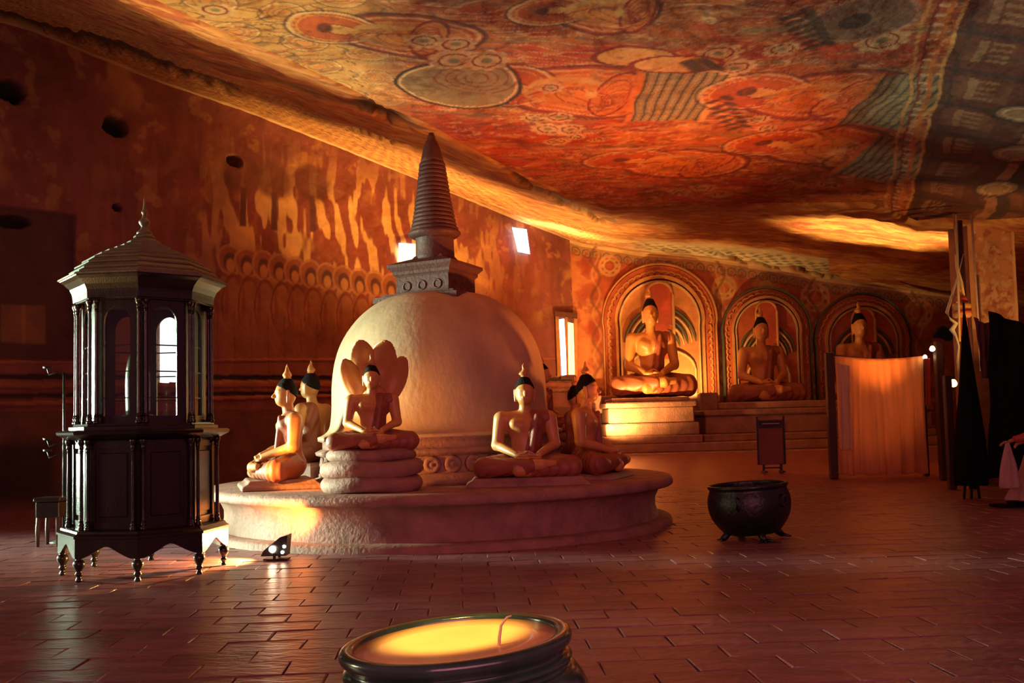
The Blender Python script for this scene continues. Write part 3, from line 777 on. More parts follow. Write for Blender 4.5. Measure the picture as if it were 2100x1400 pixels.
def torso_sdf(x, y, z):
    ax = np.abs(x)
    d = ell(x, y, z, (0, .04, .16), (.22, .17, .15))
    d = smin(d, ell(x, y, z, (0, .045, .36), (.165, .115, .16)), .07)
    d = smin(d, ell(x, y, z, (0, .04, .58), (.225, .13, .17)), .07)
    d = smin(d, cap(ax, y, z, (0, .05, .69), (.25, .05, .675), .075, .078), .05)
    d = smin(d, cap(ax, y, z, (.06, -.055, .59), (.13, -.05, .61), .05, .05), .05)
    return d
def robe_sdf(x, y, z):
    wv = .004*np.sin(x*60+z*25)
    t = torso_sdf(x, y, z)-.012-wv
    edge = .055-.22*np.clip(.62-z, 0, .4)+.05*np.clip(z-.62, 0, .2)*-1
    t = np.maximum(t, (edge-x)*.8)
    t = np.maximum(t, z-.775)
    sash = cap(x, y, z, (.13, -.085, .70), (.06, -.115, .30), .03, .04)
    sash = np.maximum(sash, -(y+.2))
    lgx = np.abs(x)
    lg = cap(lgx, y, z, (.16, .02, .135), (.50, -.20, .115), .152, .117)
    lg = smin(lg, cap(x, y, z, (.50, -.20, .105), (-.02, -.33, .095), .117, .085), .04)
    lg = smin(lg, cap(x, y, z, (-.50, -.20, .115), (.04, -.37, .14), .117, .078), .02)
    lg = smin(lg, ell(x, y, z, (0, .04, .16), (.235, .185, .165)), .03)
    fold = .005*np.sin((x*.6+y)*70)
    return np.minimum(smin(t, sash, .02), lg-fold)
def hair_sdf(x, y, z):
    h = ell(x, y, z, (0, .008, .985), (.117, .130, .156))
    h = smin(h, ell(x, y, z, (0, .02, 1.12), (.062, .065, .045)), .03)
    h = h-.0035*np.sin(x*190)*np.sin(y*190)*np.sin(z*190)
    cut = 1.045-z-.0-.62*(y+.06)
    cut = np.maximum(cut, .90-z)
    return np.maximum(h, cut)
V, Fq = snet(body_sdf, (-.66, -.50, -.02), (.66, .26, 1.16), .0085); ME_body = mesh_np('body', V, Fq); ME_body.materials.append(M_skin)
V, Fq = snet(robe_sdf, (-.68, -.52, -.03), (.68, .28, .80), .011); ME_robe = mesh_np('robe', V, Fq); ME_robe.materials.append(M_robe)
V, Fq = snet(hair_sdf, (-.14, -.16, .84), (.14, .18, 1.20), .007); ME_hair = mesh_np('hair', V, Fq); ME_hair.materials.append(M_hair)
b = MB()
b.lathe(smooth_prof([(.02, 1.14), (.045, 1.155), (.04, 1.18), (.052, 1.205), (.050, 1.235), (.034, 1.275), (.022, 1.32), (.010, 1.375), (.002, 1.41)], 3), n=14, c=(0, .02, 0))
ME_flame = b.mesh('flame_finial')
for v in ME_flame.vertices: v.co.x += .008*math.sin(v.co.z*45)
ME_flame.materials.append(M_skin)
def statue(name_label, loc, rz, s=1.0, flame=1.0, group='seated statues', sx=1.0):
    t = thing('seated_buddha_statue', name_label, 'statue', loc, rz, group)
    link('body', ME_body, None, t); link('robe', ME_robe, None, t); link('hair', ME_hair, None, t); f = link('flame_finial', ME_flame, None, t); flame *= .66
    if flame != 1: f.scale = (1, 1, flame); f.location.z = 1.14*(1-flame)
    t.scale = (s*sx, s, s); return t
def plinth(prof, label, loc, ax=1.0, ay=.75, rz=0, n=4, m=None, rot=PI/4, name='plinth'):
    b = MB(); b.lathe(prof, n=n, rot=rot, ax=ax, ay=ay, smooth=n > 8)
    o = b.build(name, m or M_stone, None, bevel=.012 if n == 4 else 0); o.location = loc; o.rotation_euler = (0, 0, rz)
    return tag(o, label, 'plinth')
def on_plat(px, Y, z=PH): u, v = ray(px, 960); return Vector((u*Y, Y, z))

# frontal statue (right of centre)
p = on_plat(1080, 11.9)
RT = math.sqrt(2)
plinth([(.70*RT, 0), (.68*RT, .04), (.62*RT, .075), (.60*RT, .11)], 'low worn plinth under the statue facing forward with no hood', p, 1.06, .55, R(3))
statue('seated statue facing forward on the round platform, right of centre, small coins in its lap', p+Vector((0, .03, .105)), R(3), 1.05)
# naga-hooded statue on its coil throne
p = on_plat(762, 11.5)
nt_ = thing('coil_throne', 'round throne of three plump stacked serpent coils', 'pedestal', p)
for (z0, z1_, r) in ((0, .19, .60), (.17, .37, .605), (.35, .50, .53)):
    h = z1_-z0; b = MB(); b.lathe([(r-.10, z0), (r-.03, z0+h*.12), (r, z0+h*.4), (r-.005, z0+h*.65), (r-.04, z0+h*.9), (r-.12, z1_), (.05, z1_)], n=56, ay=.78, rot=.2)
    o = b.mesh('coil')
    for v in o.vertices: v.co.z += .012*math.sin(3*math.atan2(v.co.y, v.co.x)+z0*9)
    link('coil', o, M_stone, nt_)
nb = statue('seated statue sheltered under a spread cobra hood, on the coil throne', p+Vector((.02, 0, .49)), R(8), .86)
hood = thing('cobra_hood', 'flaring many-headed cobra hood arched behind the throned statue', 'hood', p+Vector((.02, .20, .49)), R(8))
def petal(cx, cz, ang, L, Wd, curl):
    def fn(x, y, z):
        c, s = math.cos(ang), math.sin(ang)
        a = (x-cx)*c+(z-cz)*s; b_ = -(x-cx)*s+(z-cz)*c      # b_: along the petal
        yy = y+curl*np.clip(b_+L*.2, 0, 9)**2*3.0-.28*a*a/Wd
        d = ell(a, yy, b_, (0, 0, 0), (Wd, .035, L))
        d = np.minimum(d, np.sqrt((np.hypot(a/Wd, b_/L)-.93)**2*Wd*Wd+yy**2)-.022)
        return d
    return fn
for (cx, cz, ang, L, Wd) in ((-.23, .80, R(24), .27, .12), (-.10, .95, R(10), .33, .17), (.08, .97, R(-14), .31, .18), (.25, .82, R(-22), .27, .125)):
    fn = petal(cx, cz, ang, L, Wd, .55)
    V, Fq = snet(fn, (-.62, -.46, .42), (.62, .16, 1.40), .016)
    link('cobra_head', mesh_np('cobra_head', V, Fq), M_skin, hood)
V, Fq = snet(lambda x, y, z: cap(x, y, z, (0, .02, .02), (0, .03, .62), .10, .16)+.0*x, (-.3, -.2, -.1), (.3, .25, .85), .016)
link('hood_stem', mesh_np('hood_stem', V, Fq), M_skin, hood)

# left-facing statue and the dark one behind it
p = on_plat(588, 12.75)
plinth([(.70*RT, 0), (.69*RT, .05), (.60*RT, .08), (.56*RT, .12)], 'low rounded plinth under the brightly lit statue facing left', p+Vector((-.10, 0, 0)), .95, .72, R(-72))
statue('seated statue facing left, face and chest lit bright amber', p+Vector((0, 0, .115)), R(-68), 1.13)
p = on_plat(638, 14.6)
plinth([(.66*RT, 0), (.66*RT, .22), (.60*RT, .26)], 'plinth in the shadow behind the amber-lit statue', p, .9, .8, R(-120))
statue('seated statue in near black shadow, behind the statue facing left', p+Vector((0, 0, .25)), R(-112), 1.16)
# right-facing pair
p = on_plat(1210, 13.05)
plinth([(.66*RT, 0), (.64*RT, .05), (.58*RT, .08)], 'low plinth under the shadowed statue in right profile', p, .95, .7, R(70))
statue('seated statue in shadowed right profile at the right rim of the platform', p+Vector((0, 0, .075)), R(72), 1.13)
p = on_plat(1190, 14.9)
plinth([(.60*RT, 0), (.60*RT, .14), (.56*RT, .18)], 'plinth hidden behind the statue in shadowed right profile', p, .9, .8, R(100))
statue('seated statue mostly hidden behind the one in shadowed right profile', p+Vector((-.03, 0, .175)), R(100), .98)
# far one beside the dome edge
p = on_plat(1118, 16.0)
b = thing('coil_throne', 'round coiled throne at the back of the platform by the tall bright window', 'pedestal', p)
for (z0, z1_, r) in ((0, .22, .56), (.20, .42, .55), (.40, .60, .48)):
    h = z1_-z0; q = MB(); q.lathe([(r-.10, z0), (r-.03, z0+h*.12), (r, z0+h*.4), (r-.005, z0+h*.65), (r-.04, z0+h*.9), (r-.12, z1_), (.05, z1_)], n=48); q.build('coil', M_stone, b)
statue('seated statue beside the dome edge at the back, looking right to the tall bright window', p+Vector((0, 0, .59)), R(66), .98)

# ---------------------------------------------------------------- dais and far statues
d = thing('stepped_dais', 'long stepped plaster dais along the far painted wall', 'dais', (0, 0, 0))
def slab(name, px0, px1, yb, yt, Y0, Y1, m=M_stone, par=d):
    a = P(px0, yb, Y0); c = P(px1, yt, Y0); z0 = a.z; zt_ = c.z
    zt_ = P((px0+px1)/2, yt, Y0).z; z0 = P((px0+px1)/2, yb, Y0).z
    b = MB(); b.box(((a.x+c.x)/2, (Y0+Y1)/2, (z0+zt_)/2), (c.x-a.x, Y1-Y0, zt_-z0)); return b.build(name, m, par, bevel=.03)
def zbox(name, px0, px1, za, zb, Y0, Y1, m=M_stone, par=d):
    x0, x1 = P(px0, 850, Y0).x, P(px1, 850, Y0).x
    b = MB(); b.box(((x0+x1)/2, (Y0+Y1)/2, (za+zb)/2), (x1-x0, Y1-Y0, zb-za)); return b.build(name, m, par, bevel=.03)
zs1 = P(1400, 928, 25.5).z; zs2 = P(1400, 908, 26.0).z; zd0 = P(1550, 888, 26.6).z; zd1 = P(1550, 850, 27).z; zd2 = P(1550, 838, 26.9).z; zb_ = P(1600, 822, 27.2).z; zt1 = P(1200, 812, 28.5).z; zg_ = float(floor_z(25.5))-.1
zbox('front_step', 1196, 1960, zg_, zs1, 25.5, 29.85); zbox('front_step', 1200, 1940, zs1, zs2, 26.0, 29.85)
for (a_, c_) in ((1204, 1232), (1442, 1920)):
    zbox('dais_base', a_, c_, zs2, zd0, 26.6, 29.85); zbox('dais_face', a_+4, c_-8, zd0, zd1, 27.0, 29.85); zbox('dais_coping', a_+2, c_-4, zd1, zd2, 26.9, 29.85)
zbox('upper_bench', 1490, 1900, zd2, zb_, 27.05, 29.85); zbox('upper_bench', 1204, 1236, zd2, zt1, 28.2, 29.85)
zbox('upper_bench', 1438, 1474, zd2, zt1, 28.2, 29.85); zbox('back_block', 1236, 1440, zs2, zt1, 28.75, 29.85)
t = thing('statue_throne', 'brightly lit rectangular moulded throne block on the dais', 'throne', (0, 0, 0))
zt = [zs2]+[P(1341, y_, 26.1).z for y_ in (893, 867, 834, 823, 814)]
for nm, a_, c_, Y0_, Y1_, k in (('throne_foot', 1236, 1440, 26.02, 28.7, 0), ('throne_plinth', 1242, 1434, 26.15, 28.6, 1), ('throne_block', 1248, 1424, 26.3, 28.5, 2), ('throne_coping', 1243, 1430, 26.2, 28.6, 3), ('throne_seat', 1254, 1416, 26.35, 28.4, 4)):
    zbox(nm, a_, c_, zt[k], zt[k+1], Y0_, Y1_, par=t)
def far_statue(px, py, Y, s, rz, label, flame=1.0):
    return statue(label, P(px, py, Y), rz, s, flame, sx=.80)
far_statue(1339, 812, 27.4, 2.38, R(-4), 'largest seated statue, golden lit, on the bright throne under the left arch', .9)
for (px, s, lab) in ((1567, 2.02, 'dim seated statue under the middle arch with orange edges on its arms'), (1770, 2.05, 'dark seated statue under the right arch, half hidden by the hanging cloth')):
    p = P(px, 832, 28.3); p.z = zb_
    statue(lab, p, 0, s*1.06, sx=.84)
# ---------------------------------------------------------------- arches (relief frames on the far wall)
def arch_curve(w, h, n=40):
    # horseshoe-topped outline from left foot to right foot
    pts = []; r = w/2; k = h-r*1.0
    for i in range(12): pts.append((-r*(.985), k*i/12))
    for i in range(n+1):
        a = PI-PI*i/n; pts.append((r*math.cos(a), k+r*math.sin(a)))
    for i in range(11, -1, -1): pts.append((r*(.985), k*i/12))
    return pts
def ring_band(bm, wo, ho, wi, hi, d0, d1, dz=0):
    A = arch_curve(wo, ho); B = arch_curve(wi, hi); n = len(A)
    V = [(a, d1, b+dz) for a, b in A]+[(a, d1, b+dz) for a, b in B]+[(a, d0, b+dz) for a, b in A]+[(a, d0, b+dz) for a, b in B]
    Fc = []
    for i in range(n-1):
        Fc += [(i, i+1, n+i+1, n+i), (2*n+i, 3*n+i, 3*n+i+1, 2*n+i+1), (i, 2*n+i, 2*n+i+1, i+1), (n+i, n+i+1, 3*n+i+1, 3*n+i)]
    bm.add(V, Fc, False)
def pmat(name, c, **k): return mat(name, c, .75, vary=.35, scale=3, bump=.3, bscale=14, **k)
M_a1 = pmat('arch_ochre', (.62, .30, .11)); M_a2 = pmat('arch_red', (.52, .12, .05)); M_a3 = pmat('arch_cream', (.70, .48, .24)); M_a4 = pmat('arch_green', (.10, .12, .08)); M_a5 = pmat('arch_halo_red', (.60, .10, .05))
lobe = None
for ai, (cx, x0, x1, yt, Yd) in enumerate(ARCHES):
    base = P(cx, 826, 29.85); w = P(x1, 700, 29.85).x-P(x0, 700, 29.85).x; h = P(cx, yt, 29.85).z-base.z
    lab = ('arch with a tall narrow red halo panel behind the golden statue', 'middle arch with green and cream fan ribs behind the dim statue', 'right arch with dark fan ribs above the hanging cloth')[ai]
    A = thing('dragon_arch', 'painted relief '+lab, 'arch', base, 0, None)
    b = MB(); ring_band(b, w, h, w*.975, h-.05, .1, -.10); b.build('outer_moulding', M_a1 if ai == 0 else M_a4, A)
    b = MB(); ring_band(b, w*.96, h-.07, w*.76, h-w*.115, .1, -.02); b.build('scroll_band', M_a2, A)
    b = MB(); ring_band(b, w*.78, h-w*.105, w*.735, h-w*.135, .1, -.12); b.build('inner_moulding', M_a1, A)
    b = MB(); ring_band(b, w*.70, h-w*.15, w*.67, h-w*.17, .1, -.08); b.build('inner_bead', M_a3, A)
    # curled tongues along the band
    wl = w*.86; hl = h-w*.09; C_ = arch_curve(wl, hl, 200); P_ = [Vector((a, 0, b_)) for a, b_ in C_]
    L = 0; nxt = 0; step = .21
    if lobe is None:
        q = MB(); pts = [Vector((.13*math.cos(a), 0, .085*math.sin(a))) for a in np.linspace(R(-20), R(200), 9)]
        q.tube(pts, [.018, .028, .034, .038, .038, .036, .032, .026, .015], 6); lobe = q.mesh('scroll'); lobe.materials.append(M_a1)
    for i in range(1, len(P_)):
        L += (P_[i]-P_[i-1]).length
        if L >= nxt:
            nxt += step; tg = (P_[i]-P_[i-1]).normalized()
            o = bpy.data.objects.new('scroll', lobe); COL.objects.link(o); o.parent = A; o.location = (P_[i].x, -.03, P_[i].z)
            o.rotation_euler = (0, -math.atan2(tg.z, tg.x)+PI/2*0, 0); o.scale = (w/3.6, 1, w/3.6)
    # back panel and ribs fanning out behind the shoulders
    pl = arch_curve(w*.67, h-w*.17); b = MB(); b.prism([(a, c) for a, c in pl], lambda a, c, dd: (a, dd, c), -.03, .08); b.build('back_panel', M_a2 if ai else pmat('arch_back', (.62, .26, .10)), A)
    hh = h-w*.17; r0 = w*.335
    for sgn in (-1, 1):
        for k in range(6):
            f = 1-.115*k; pts = []
            for i in range(13):
                a = R(8+ 66*i/12)
                pts.append(Vector((sgn*r0*f*.93*math.cos(a), -.05-.008*k, hh*.46+(r0*f*.93)*math.sin(a)*1.12-.02*k)))
            b = MB(); b.tube(pts, [.025+.075*math.sin(PI*i/12)**.6*(w/3.6) for i in range(13)], 6, flat=.5); b.build('fan_rib', (M_a4, M_a3)[k % 2], A)
    # tall halo panel and its frame, shoulder aureole
    hw = w*.115; ht = h-w*.155; z0 = hh*.36
    pl = [(-hw, z0)]+[(hw*math.cos(a), ht-hw*1.1+hw*1.0*math.sin(a)) for a in np.linspace(PI, 0, 13)]+[(hw, z0)]
    b = MB(); b.prism(pl, lambda a, c, dd: (a, dd, c), -.13, .0); b.build('halo_panel', M_a5, A)
    b = MB(); b.tube([Vector((a, -.14, c)) for a, c in pl], .055*w/3.6, 6); b.build('halo_frame', M_a1, A)
    aw = .29 if ai == 0 else .23; pl2 = [(w*aw*math.cos(a), hh*.27+w*.18*math.sin(a)) for a in np.linspace(PI, 0, 17)]; pl2 = [(-w*aw, 0)]+pl2+[(w*aw, 0)]
    b = MB(); b.prism(pl2, lambda a, c, dd: (a, dd, c), -.11, .0); b.build('aureole_panel', M_a1 if ai == 0 else M_a2, A)
    b = MB(); b.tube([Vector((a, -.13, c)) for a, c in pl2], .045, 6); b.build('aureole_frame', M_a3, A)
# ---------------------------------------------------------------- octagonal glass case
BC = Vector((P(297, 1150, 10.1).x, 10.1, 0))
case = thing('glass_case', 'tall octagonal dark wood and glass display case with a domed board roof', 'display case', BC, 0)
case.rotation_euler = (0, R(.3), 0); case.scale = (.93, .93, 1)
OR = R(-74)                       # a corner points at the camera
def corner(k, r, z=0): a = OR+k*PI/4; return Vector((r*math.cos(a), r*math.sin(a), z))
def octa(name, prof, m=M_wood, bevel=0):
    b = MB(); b.lathe(prof, n=8, rot=OR, smooth=False); return b.build(name, m, case, bevel)
RB, RL, RU = .885, .80, .69
leg = MB(); leg.lathe(smooth_prof([(.018, 0), (.034, .012), (.030, .03), (.022, .05), (.040, .075), (.028, .10), (.046, .13), (.060, .165), (.052, .195), (.034, .215), (.044, .235)], 3), n=16)
LM = leg.mesh('leg'); LM.materials.append(M_wood)
for k in range(8):
    link('leg', LM, None, case, corner(k, RB-.05))
    # apron panel with a scalloped lower edge
    a, b_ = corner(k, RB), corner(k+1, RB); L = (b_-a).length
    poly = [(0, .41), (0, .225), (.10*L, .225)]
    for i in range(1, 18):
        t = i/18; poly.append(((.10+.80*t)*L, .225+.085*math.sin(PI*t)**1.3+.035*max(0, math.sin(3*PI*t))*0+.03*math.exp(-((t-.5)/.16)**2)))
    poly += [(.90*L, .225), (L, .225), (L, .41)]
    tg = (b_-a).normalized(); nr = Vector((tg.y, -tg.x, 0))
    q = MB(); q.prism(poly, lambda u, w, dd: a+tg*u+Vector((0, 0, w))+nr*dd, -.035, .0); q.build('apron_panel', M_wood, case)
octa('base_moulding', [(RB-.02, .40), (RB+.015, .415), (RB+.015, .435), (RB-.02, .455), (RB-.03, .475), (RB-.06, .485)])
octa('lower_core', [(RL-.075, .48), (RL-.075, 1.36)])
COLM = {}
def column(h):
    if h in COLM: return COLM[h]
    b = MB(); b.lathe(smooth_prof([(.034, 0), (.034, .025), (.024, .035), (.030, .055), (.020, .07), (.026, .085), (.019, .10), (.0185, h*.5), (.0165, h-.13), (.023, h-.12), (.017, h-.105), (.026, h-.08), (.022, h-.06), (.036, h-.035), (.036, h)], 2), n=12)
    m = b.mesh('column'); m.materials.append(M_wood); COLM[h] = m; return m
for k in range(8):
    a, b_ = corner(k, RL-.075), corner(k+1, RL-.075); tg = (b_-a).normalized(); nr = Vector((tg.y, -tg.x, 0)); mid = (a+b_)/2; L = (b_-a).length
    ang = math.atan2(tg.y, tg.x)
    # recessed door panel with raised frame
    q = MB()
    for (u0, u1, w0, w1) in ((.035, .085, .49, 1.33), (L-.085, L-.035, .49, 1.33), (.085, L-.085, .49, .56), (.085, L-.085, 1.27, 1.33)):
        c = a+tg*(u0+u1)/2+Vector((0, 0, (w0+w1)/2))+nr*.008; q.box(c, (u1-u0, .03, w1-w0), ang)
    dr = q.build('door_frame', M_wood, case)
    q = MB(); q.box(mid+Vector((0, 0, .915))+nr*.004, (L-.24, .02, .62), ang); q.build('door_panel', M_wood, case, bevel=.008)
    for s_ in (0, 1):
        link('column', column(.875), None, case, corner(k, RL-.01, .482)+(tg*.055 if s_ == 0 else tg*L*1.0-tg*.0+nr*0)*1.0 if s_ == 0 else corner(k+1, RL-.01, .482)-tg*.055)
octa('cornice_ledge', [(RL-.05, 1.345), (RL+.0, 1.36), (RL+.06, 1.385), (RB+.015, 1.405), (RB+.025, 1.43), (RB+.0, 1.445), (RU+.09, 1.455), (RU+.09, 1.48), (RU+.05, 1.49), (RU+.04, 1.51), (.05, 1.51)])
M_glass = bpy.data.materials.new('thin_glass'); M_glass.use_nodes = True
nt = M_glass.node_tree; N = nt.nodes; L_ = nt.links
for n_ in list(N): N.remove(n_)
o_ = N.new('ShaderNodeOutputMaterial'); mixs = N.new('ShaderNodeMixShader'); tr = N.new('ShaderNodeBsdfTransparent'); gl = N.new('ShaderNodeBsdfGlossy'); fr = N.new('ShaderNodeFresnel')
gl.inputs['Roughness'].default_value = .03; fr.inputs[0].default_value = 1.45; tr.inputs[0].default_value = (.93, .96, .93, 1)
L_.new(fr.outputs[0], mixs.inputs[0]); L_.new(tr.outputs[0], mixs.inputs[1]); L_.new(gl.outputs[0], mixs.inputs[2]); L_.new(mixs.outputs[0], o_.inputs[0])
z0, z1c = 1.50, 2.74
for k in range(8):
    a, b_ = corner(k, RU-.04), corner(k+1, RU-.04); tg = (b_-a).normalized(); nr = Vector((tg.y, -tg.x, 0)); mid = (a+b_)/2; L = (b_-a).length; ang = math.atan2(tg.y, tg.x)
    # frame: stiles, sill and an arched head
    w = L/2-.10
    outer = [(0, z0), (0, z1c), (L, z1c), (L, z0)]
    hole = [(L/2+w, z0+.08)]+[(L/2+w*math.cos(t), z1c-.07-w*1.15+w*1.15*math.sin(t)) for t in np.linspace(0, PI, 15)]+[(L/2-w, z0+.08)]
    q = MB(); nh = len(hole)
    # strips from the hole edge to the outer rectangle
    rim = []
    for i, (u, ww) in enumerate(hole):
        if i == 0: rim.append((L, z0))
        elif i == nh-1: rim.append((0, z0))
        else:
            f = (i-1)/(nh-3); rim.append((L, z1c-.30*(1-f*5)) if f < .2 else ((0, z1c-.30*(1-(1-f)*5)) if f > .8 else (L*(1-(f-.2)/.6), z1c)))
    for d_ in (0, -.03):
        V = [a+tg*u+Vector((0, 0, ww))+nr*d_ for u, ww in hole+rim]
        q.add(V, [(i, i+1, nh+i+1, nh+i) for i in range(nh-1)]+[(nh-1, 0, nh, 2*nh-1)])
    V = [a+tg*u+Vector((0, 0, ww))+nr*d_ for d_ in (0, -.03) for u, ww in hole]
    q.add(V, [(i, (i+1) % nh, nh+(i+1) % nh, nh+i) for i in range(nh)])
    fo_ = q.build('arched_frame', M_wood, case)
    q = MB(); pl = hole; q.prism(pl, lambda u, ww, dd: a+tg*u+Vector((0, 0, ww))+nr*dd, -.017, -.013); q.build('glass_pane', M_glass, case)
    for zz in (1.76, 2.02, 2.28):
        q = MB(); q.box(mid+Vector((0, 0, zz))-nr*.015, (2*w+.01, .018, .013), ang); q.build('glazing_bar', M_wood, case)
    link('column', column(1.22), None, case, corner(k, RU+.02, 1.51))
    link('column', column(1.22), None, case, corner(k, RU+.02, 1.51)+tg*.0-nr*0+tg*.075)
octa('shelf_floor', [(RU-.10, 1.515), (RU-.10, 1.535)])
octa('ceiling_board', [(RU+.03, 2.73), (RU+.03, 2.75)])
octa('roof_cornice', [(RU+.0, 2.73), (RU+.05, 2.745), (RU+.055, 2.80), (RU+.06, 2.83), (RU+.085, 2.88), (RU+.14, 2.93), (RU+.185, 2.955), (RU+.19, 2.975)])
# concave-convex roof of overlapping boards: every board a piece
prof = [(.885, 2.965), (.83, 2.995), (.77, 3.04), (.715, 3.10), (.64, 3.16), (.55, 3.21), (.455, 3.255), (.355, 3.295), (.26, 3.335), (.175, 3.38), (.105, 3.44), (.065, 3.50)]
for i in range(len(prof)-1):
    (r0, za), (r1, zb) = prof[i], prof[i+1]
    for k in range(8):
        dz = .0
        A, B, C, D = corner(k, r0+.012, za), corner(k+1, r0+.012, za), corner(k+1, r1-.01, zb+.006), corner(k, r1-.01, zb+.006)
        up_ = Vector((0, 0, .016))
        q = MB(); q.add([A, B, C, D, A+up_, B+up_, C, D], [(0, 3, 2, 1), (4, 5, 6, 7), (0, 1, 5, 4), (1, 2, 6, 5), (3, 0, 4, 7)])
        q.build('roof_board', M_roofw, case)
q = MB(); q.lathe(smooth_prof([(.075, 3.47), (.085, 3.50), (.05, 3.53), (.035, 3.56), (.055, 3.59), (.06, 3.62), (.03, 3.65), (.022, 3.69), (.034, 3.715), (.018, 3.745), (.012, 3.80), (.004, 3.88)], 3), n=14, c=corner(0, 0))
q.build('finial', M_roofw, case)
# what stands inside the case: a small reliquary on a cloth
rel = thing('reliquary', 'small dark reliquary standing inside the glass case behind the front corner post', 'reliquary', BC+Vector((-.10, .10, 1.54)))
q = MB(); q.lathe([(.16, 0), (.16, .05), (.13, .07)], n=24); q.build('foot', M_wood, rel)
q = MB(); q.lathe(smooth_prof([(.12, .06), (.125, .3), (.12, .5), (.09, .66), (.04, .76), (.02, .86), (.004, .98)], 3), n=24); q.build('bell', M_wood, rel)

# ---------------------------------------------------------------- flood lamp on the floor
lamp = thing('floodlight', 'small black floodlight on the floor between the case and the platform', 'floodlight', (LAMP.x, LAMP.y, 0), R(0))
q = MB(); q.prism([(-.15, .06), (.12, .06), (.14, .28), (.06, .26), (-.12, .12)], lambda a, c, dd: (a, dd, c), -.10, -.085)
q.prism([(.02, .06), (.12, .06), (.14, .28), (.10, .27)], lambda a, c, dd: (a, dd, c), -.085, .10); q.build('housing', M_iron, lamp)
q = MB(); q.box((0, 0, .02), (.26, .16, .018)); q.box((0, -.11, .055), (.03, .012, .07)); q.box((0, .11, .055), (.03, .012, .07)); q.build('bracket', M_iron, lamp)
M_bulb = emis('lit_bulb', (1.0, .70, .34), 45)
M_bulb2 = emis('lit_lens', (1.0, .80, .55), 30)
q = MB(); q.lathe([(.0, 0), (.028, .003), (.036, .01), (.036, .02)], n=16, caps=False); me = q.mesh('lens'); me.transform(Matrix.Rotation(R(90), 4, 'X')); me.materials.append(M_bulb2)
link('lens', me, None, lamp, (-.02, -.10, .135))
me2 = me.copy(); me2.transform(Matrix.Scale(.45, 4)); 
for (x, z) in ((.105, .16), (.085, .10)): link('glowing_rivet', me2, None, lamp, (x, -.103, z))  # these dots glow with the lens material

# ---------------------------------------------------------------- windows and a glowing wall patch
def window(name, quad, Y, m, label, nrm):
    pass
M_sky = emis('daylight_pane', (.86, .93, 1.0), 3.2)
M_shutter = emis('shutter_glow', (1.0, .78, .28), 2.2)
def wall_pt(px, py, off=.10):
    a, b = ray(px, py); y = 28.1/(1-a)-off if a < .0633 else 30-off
    return Vector((a*y, y, CAMH+b*y))
def pane(name, pts, m, parent, thick=.05, off=.12):
    q = MB(); V = [wall_pt(*p, off) for p in pts]+[wall_pt(*p, off-thick) for p in pts]; n = len(pts)
    q.add(V, [tuple(range(n)), tuple(reversed(range(n, 2*n)))]+[(k, n+k, n+(k+1) % n, (k+1) % n) for k in range(n)]); return q.build(name, m, parent)
w1 = thing('window_1', None, None); w1['kind'] = 'structure'
pane('pane', [(1146, 655), (1157, 653), (1163, 768), (1152, 770)], M_sky, w1)
pane('shutter', [(1164, 660), (1176, 663), (1179, 768), (1165, 768)], M_shutter, w1)  # shutter glows by itself, warm light put into its material
pane('frame', [(1139, 648), (1146, 648), (1150, 772), (1143, 772)], M_a1, w1, .2, .25); pane('frame', [(1158, 648), (1164, 650), (1166, 772), (1162, 772)], M_a1, w1, .2, .25)
pane('frame', [(1177, 652), (1184, 654), (1184, 772), (1179, 772)], M_a1, w1, .2, .25); pane('lintel', [(1137, 638), (1184, 642), (1184, 652), (1137, 648)], M_dark, w1, .3, .3)
pane('sill', [(1150, 772), (1182, 771), (1182, 777), (1150, 778)], M_dark, w1, .3, .35)
w2 = thing('window_2', None, None); w2['kind'] = 'structure'
pane('pane', [(1050, 466), (1080, 470), (1087, 521), (1062, 516)], M_sky, w2)
w3 = thing('window_3', None, None); w3['kind'] = 'structure'
arc = [(328, 785), (328, 672)]+[(345+17*math.cos(t), 668-20*math.sin(t)) for t in np.linspace(PI, 0, 9)]+[(362, 785)]
pane('pane', arc, emis('arched_pane', (.80, .90, 1.0), 3.0), w3)
w4 = thing('wall_glow', None, None); w4['kind'] = 'structure'
pane('pane', [(818, 498), (852, 500), (852, 540), (816, 536)], emis('wall_glow_patch', (1.0, .93, .75), 3.0), w4)  # added glowing patch for the lamp's hot spot on the wall

# ---------------------------------------------------------------- iron cauldron
p = G(1543, 1106)
c = thing('iron_cauldron', 'wide black iron cauldron on clawed feet on the open floor', 'cauldron', p, R(10)); c.rotation_euler = (0, R(-3.2), R(0))
s_ = 12.4/12.4
q = MB(); K = p.y/2000
def kp(px): return px*K
q.lathe(smooth_prof([(kp(30), kp(12)), (kp(50), kp(14)), (kp(64), kp(26)), (kp(78), kp(48)), (kp(83), kp(70)), (kp(82), kp(88)), (kp(77), kp(103)), (kp(80), kp(108)), (kp(80), kp(113)), (kp(76), kp(114)), (kp(74), kp(108)), (kp(78), kp(70)), (kp(60), kp(35)), (kp(5), kp(24))], 3), n=56, caps=True)
q.build('bowl', M_iron, c)
for k in range(4):
    a = R(-90+90*k)+R(8); d_ = Vector((math.cos(a), math.sin(a), 0)); o_ = Vector((-d_.y, d_.x, 0))
    q = MB(); q.tube([d_*kp(44)+Vector((0, 0, kp(24))), d_*kp(58)+Vector((0, 0, kp(10))), d_*kp(66)+Vector((0, 0, kp(4)))], [kp(9), kp(7), kp(5)], 8)
    for j in (-1, 0, 1): q.tube([d_*kp(60)+Vector((0, 0, kp(6))), d_*kp(68)+o_*j*kp(10)+Vector((0, 0, kp(4))), d_*kp(76)+o_*j*kp(17)+Vector((0, 0, kp(1.5)))], [kp(5), kp(3.5), kp(1.5)], 6)
    q.build('clawed_foot', M_iron, c)
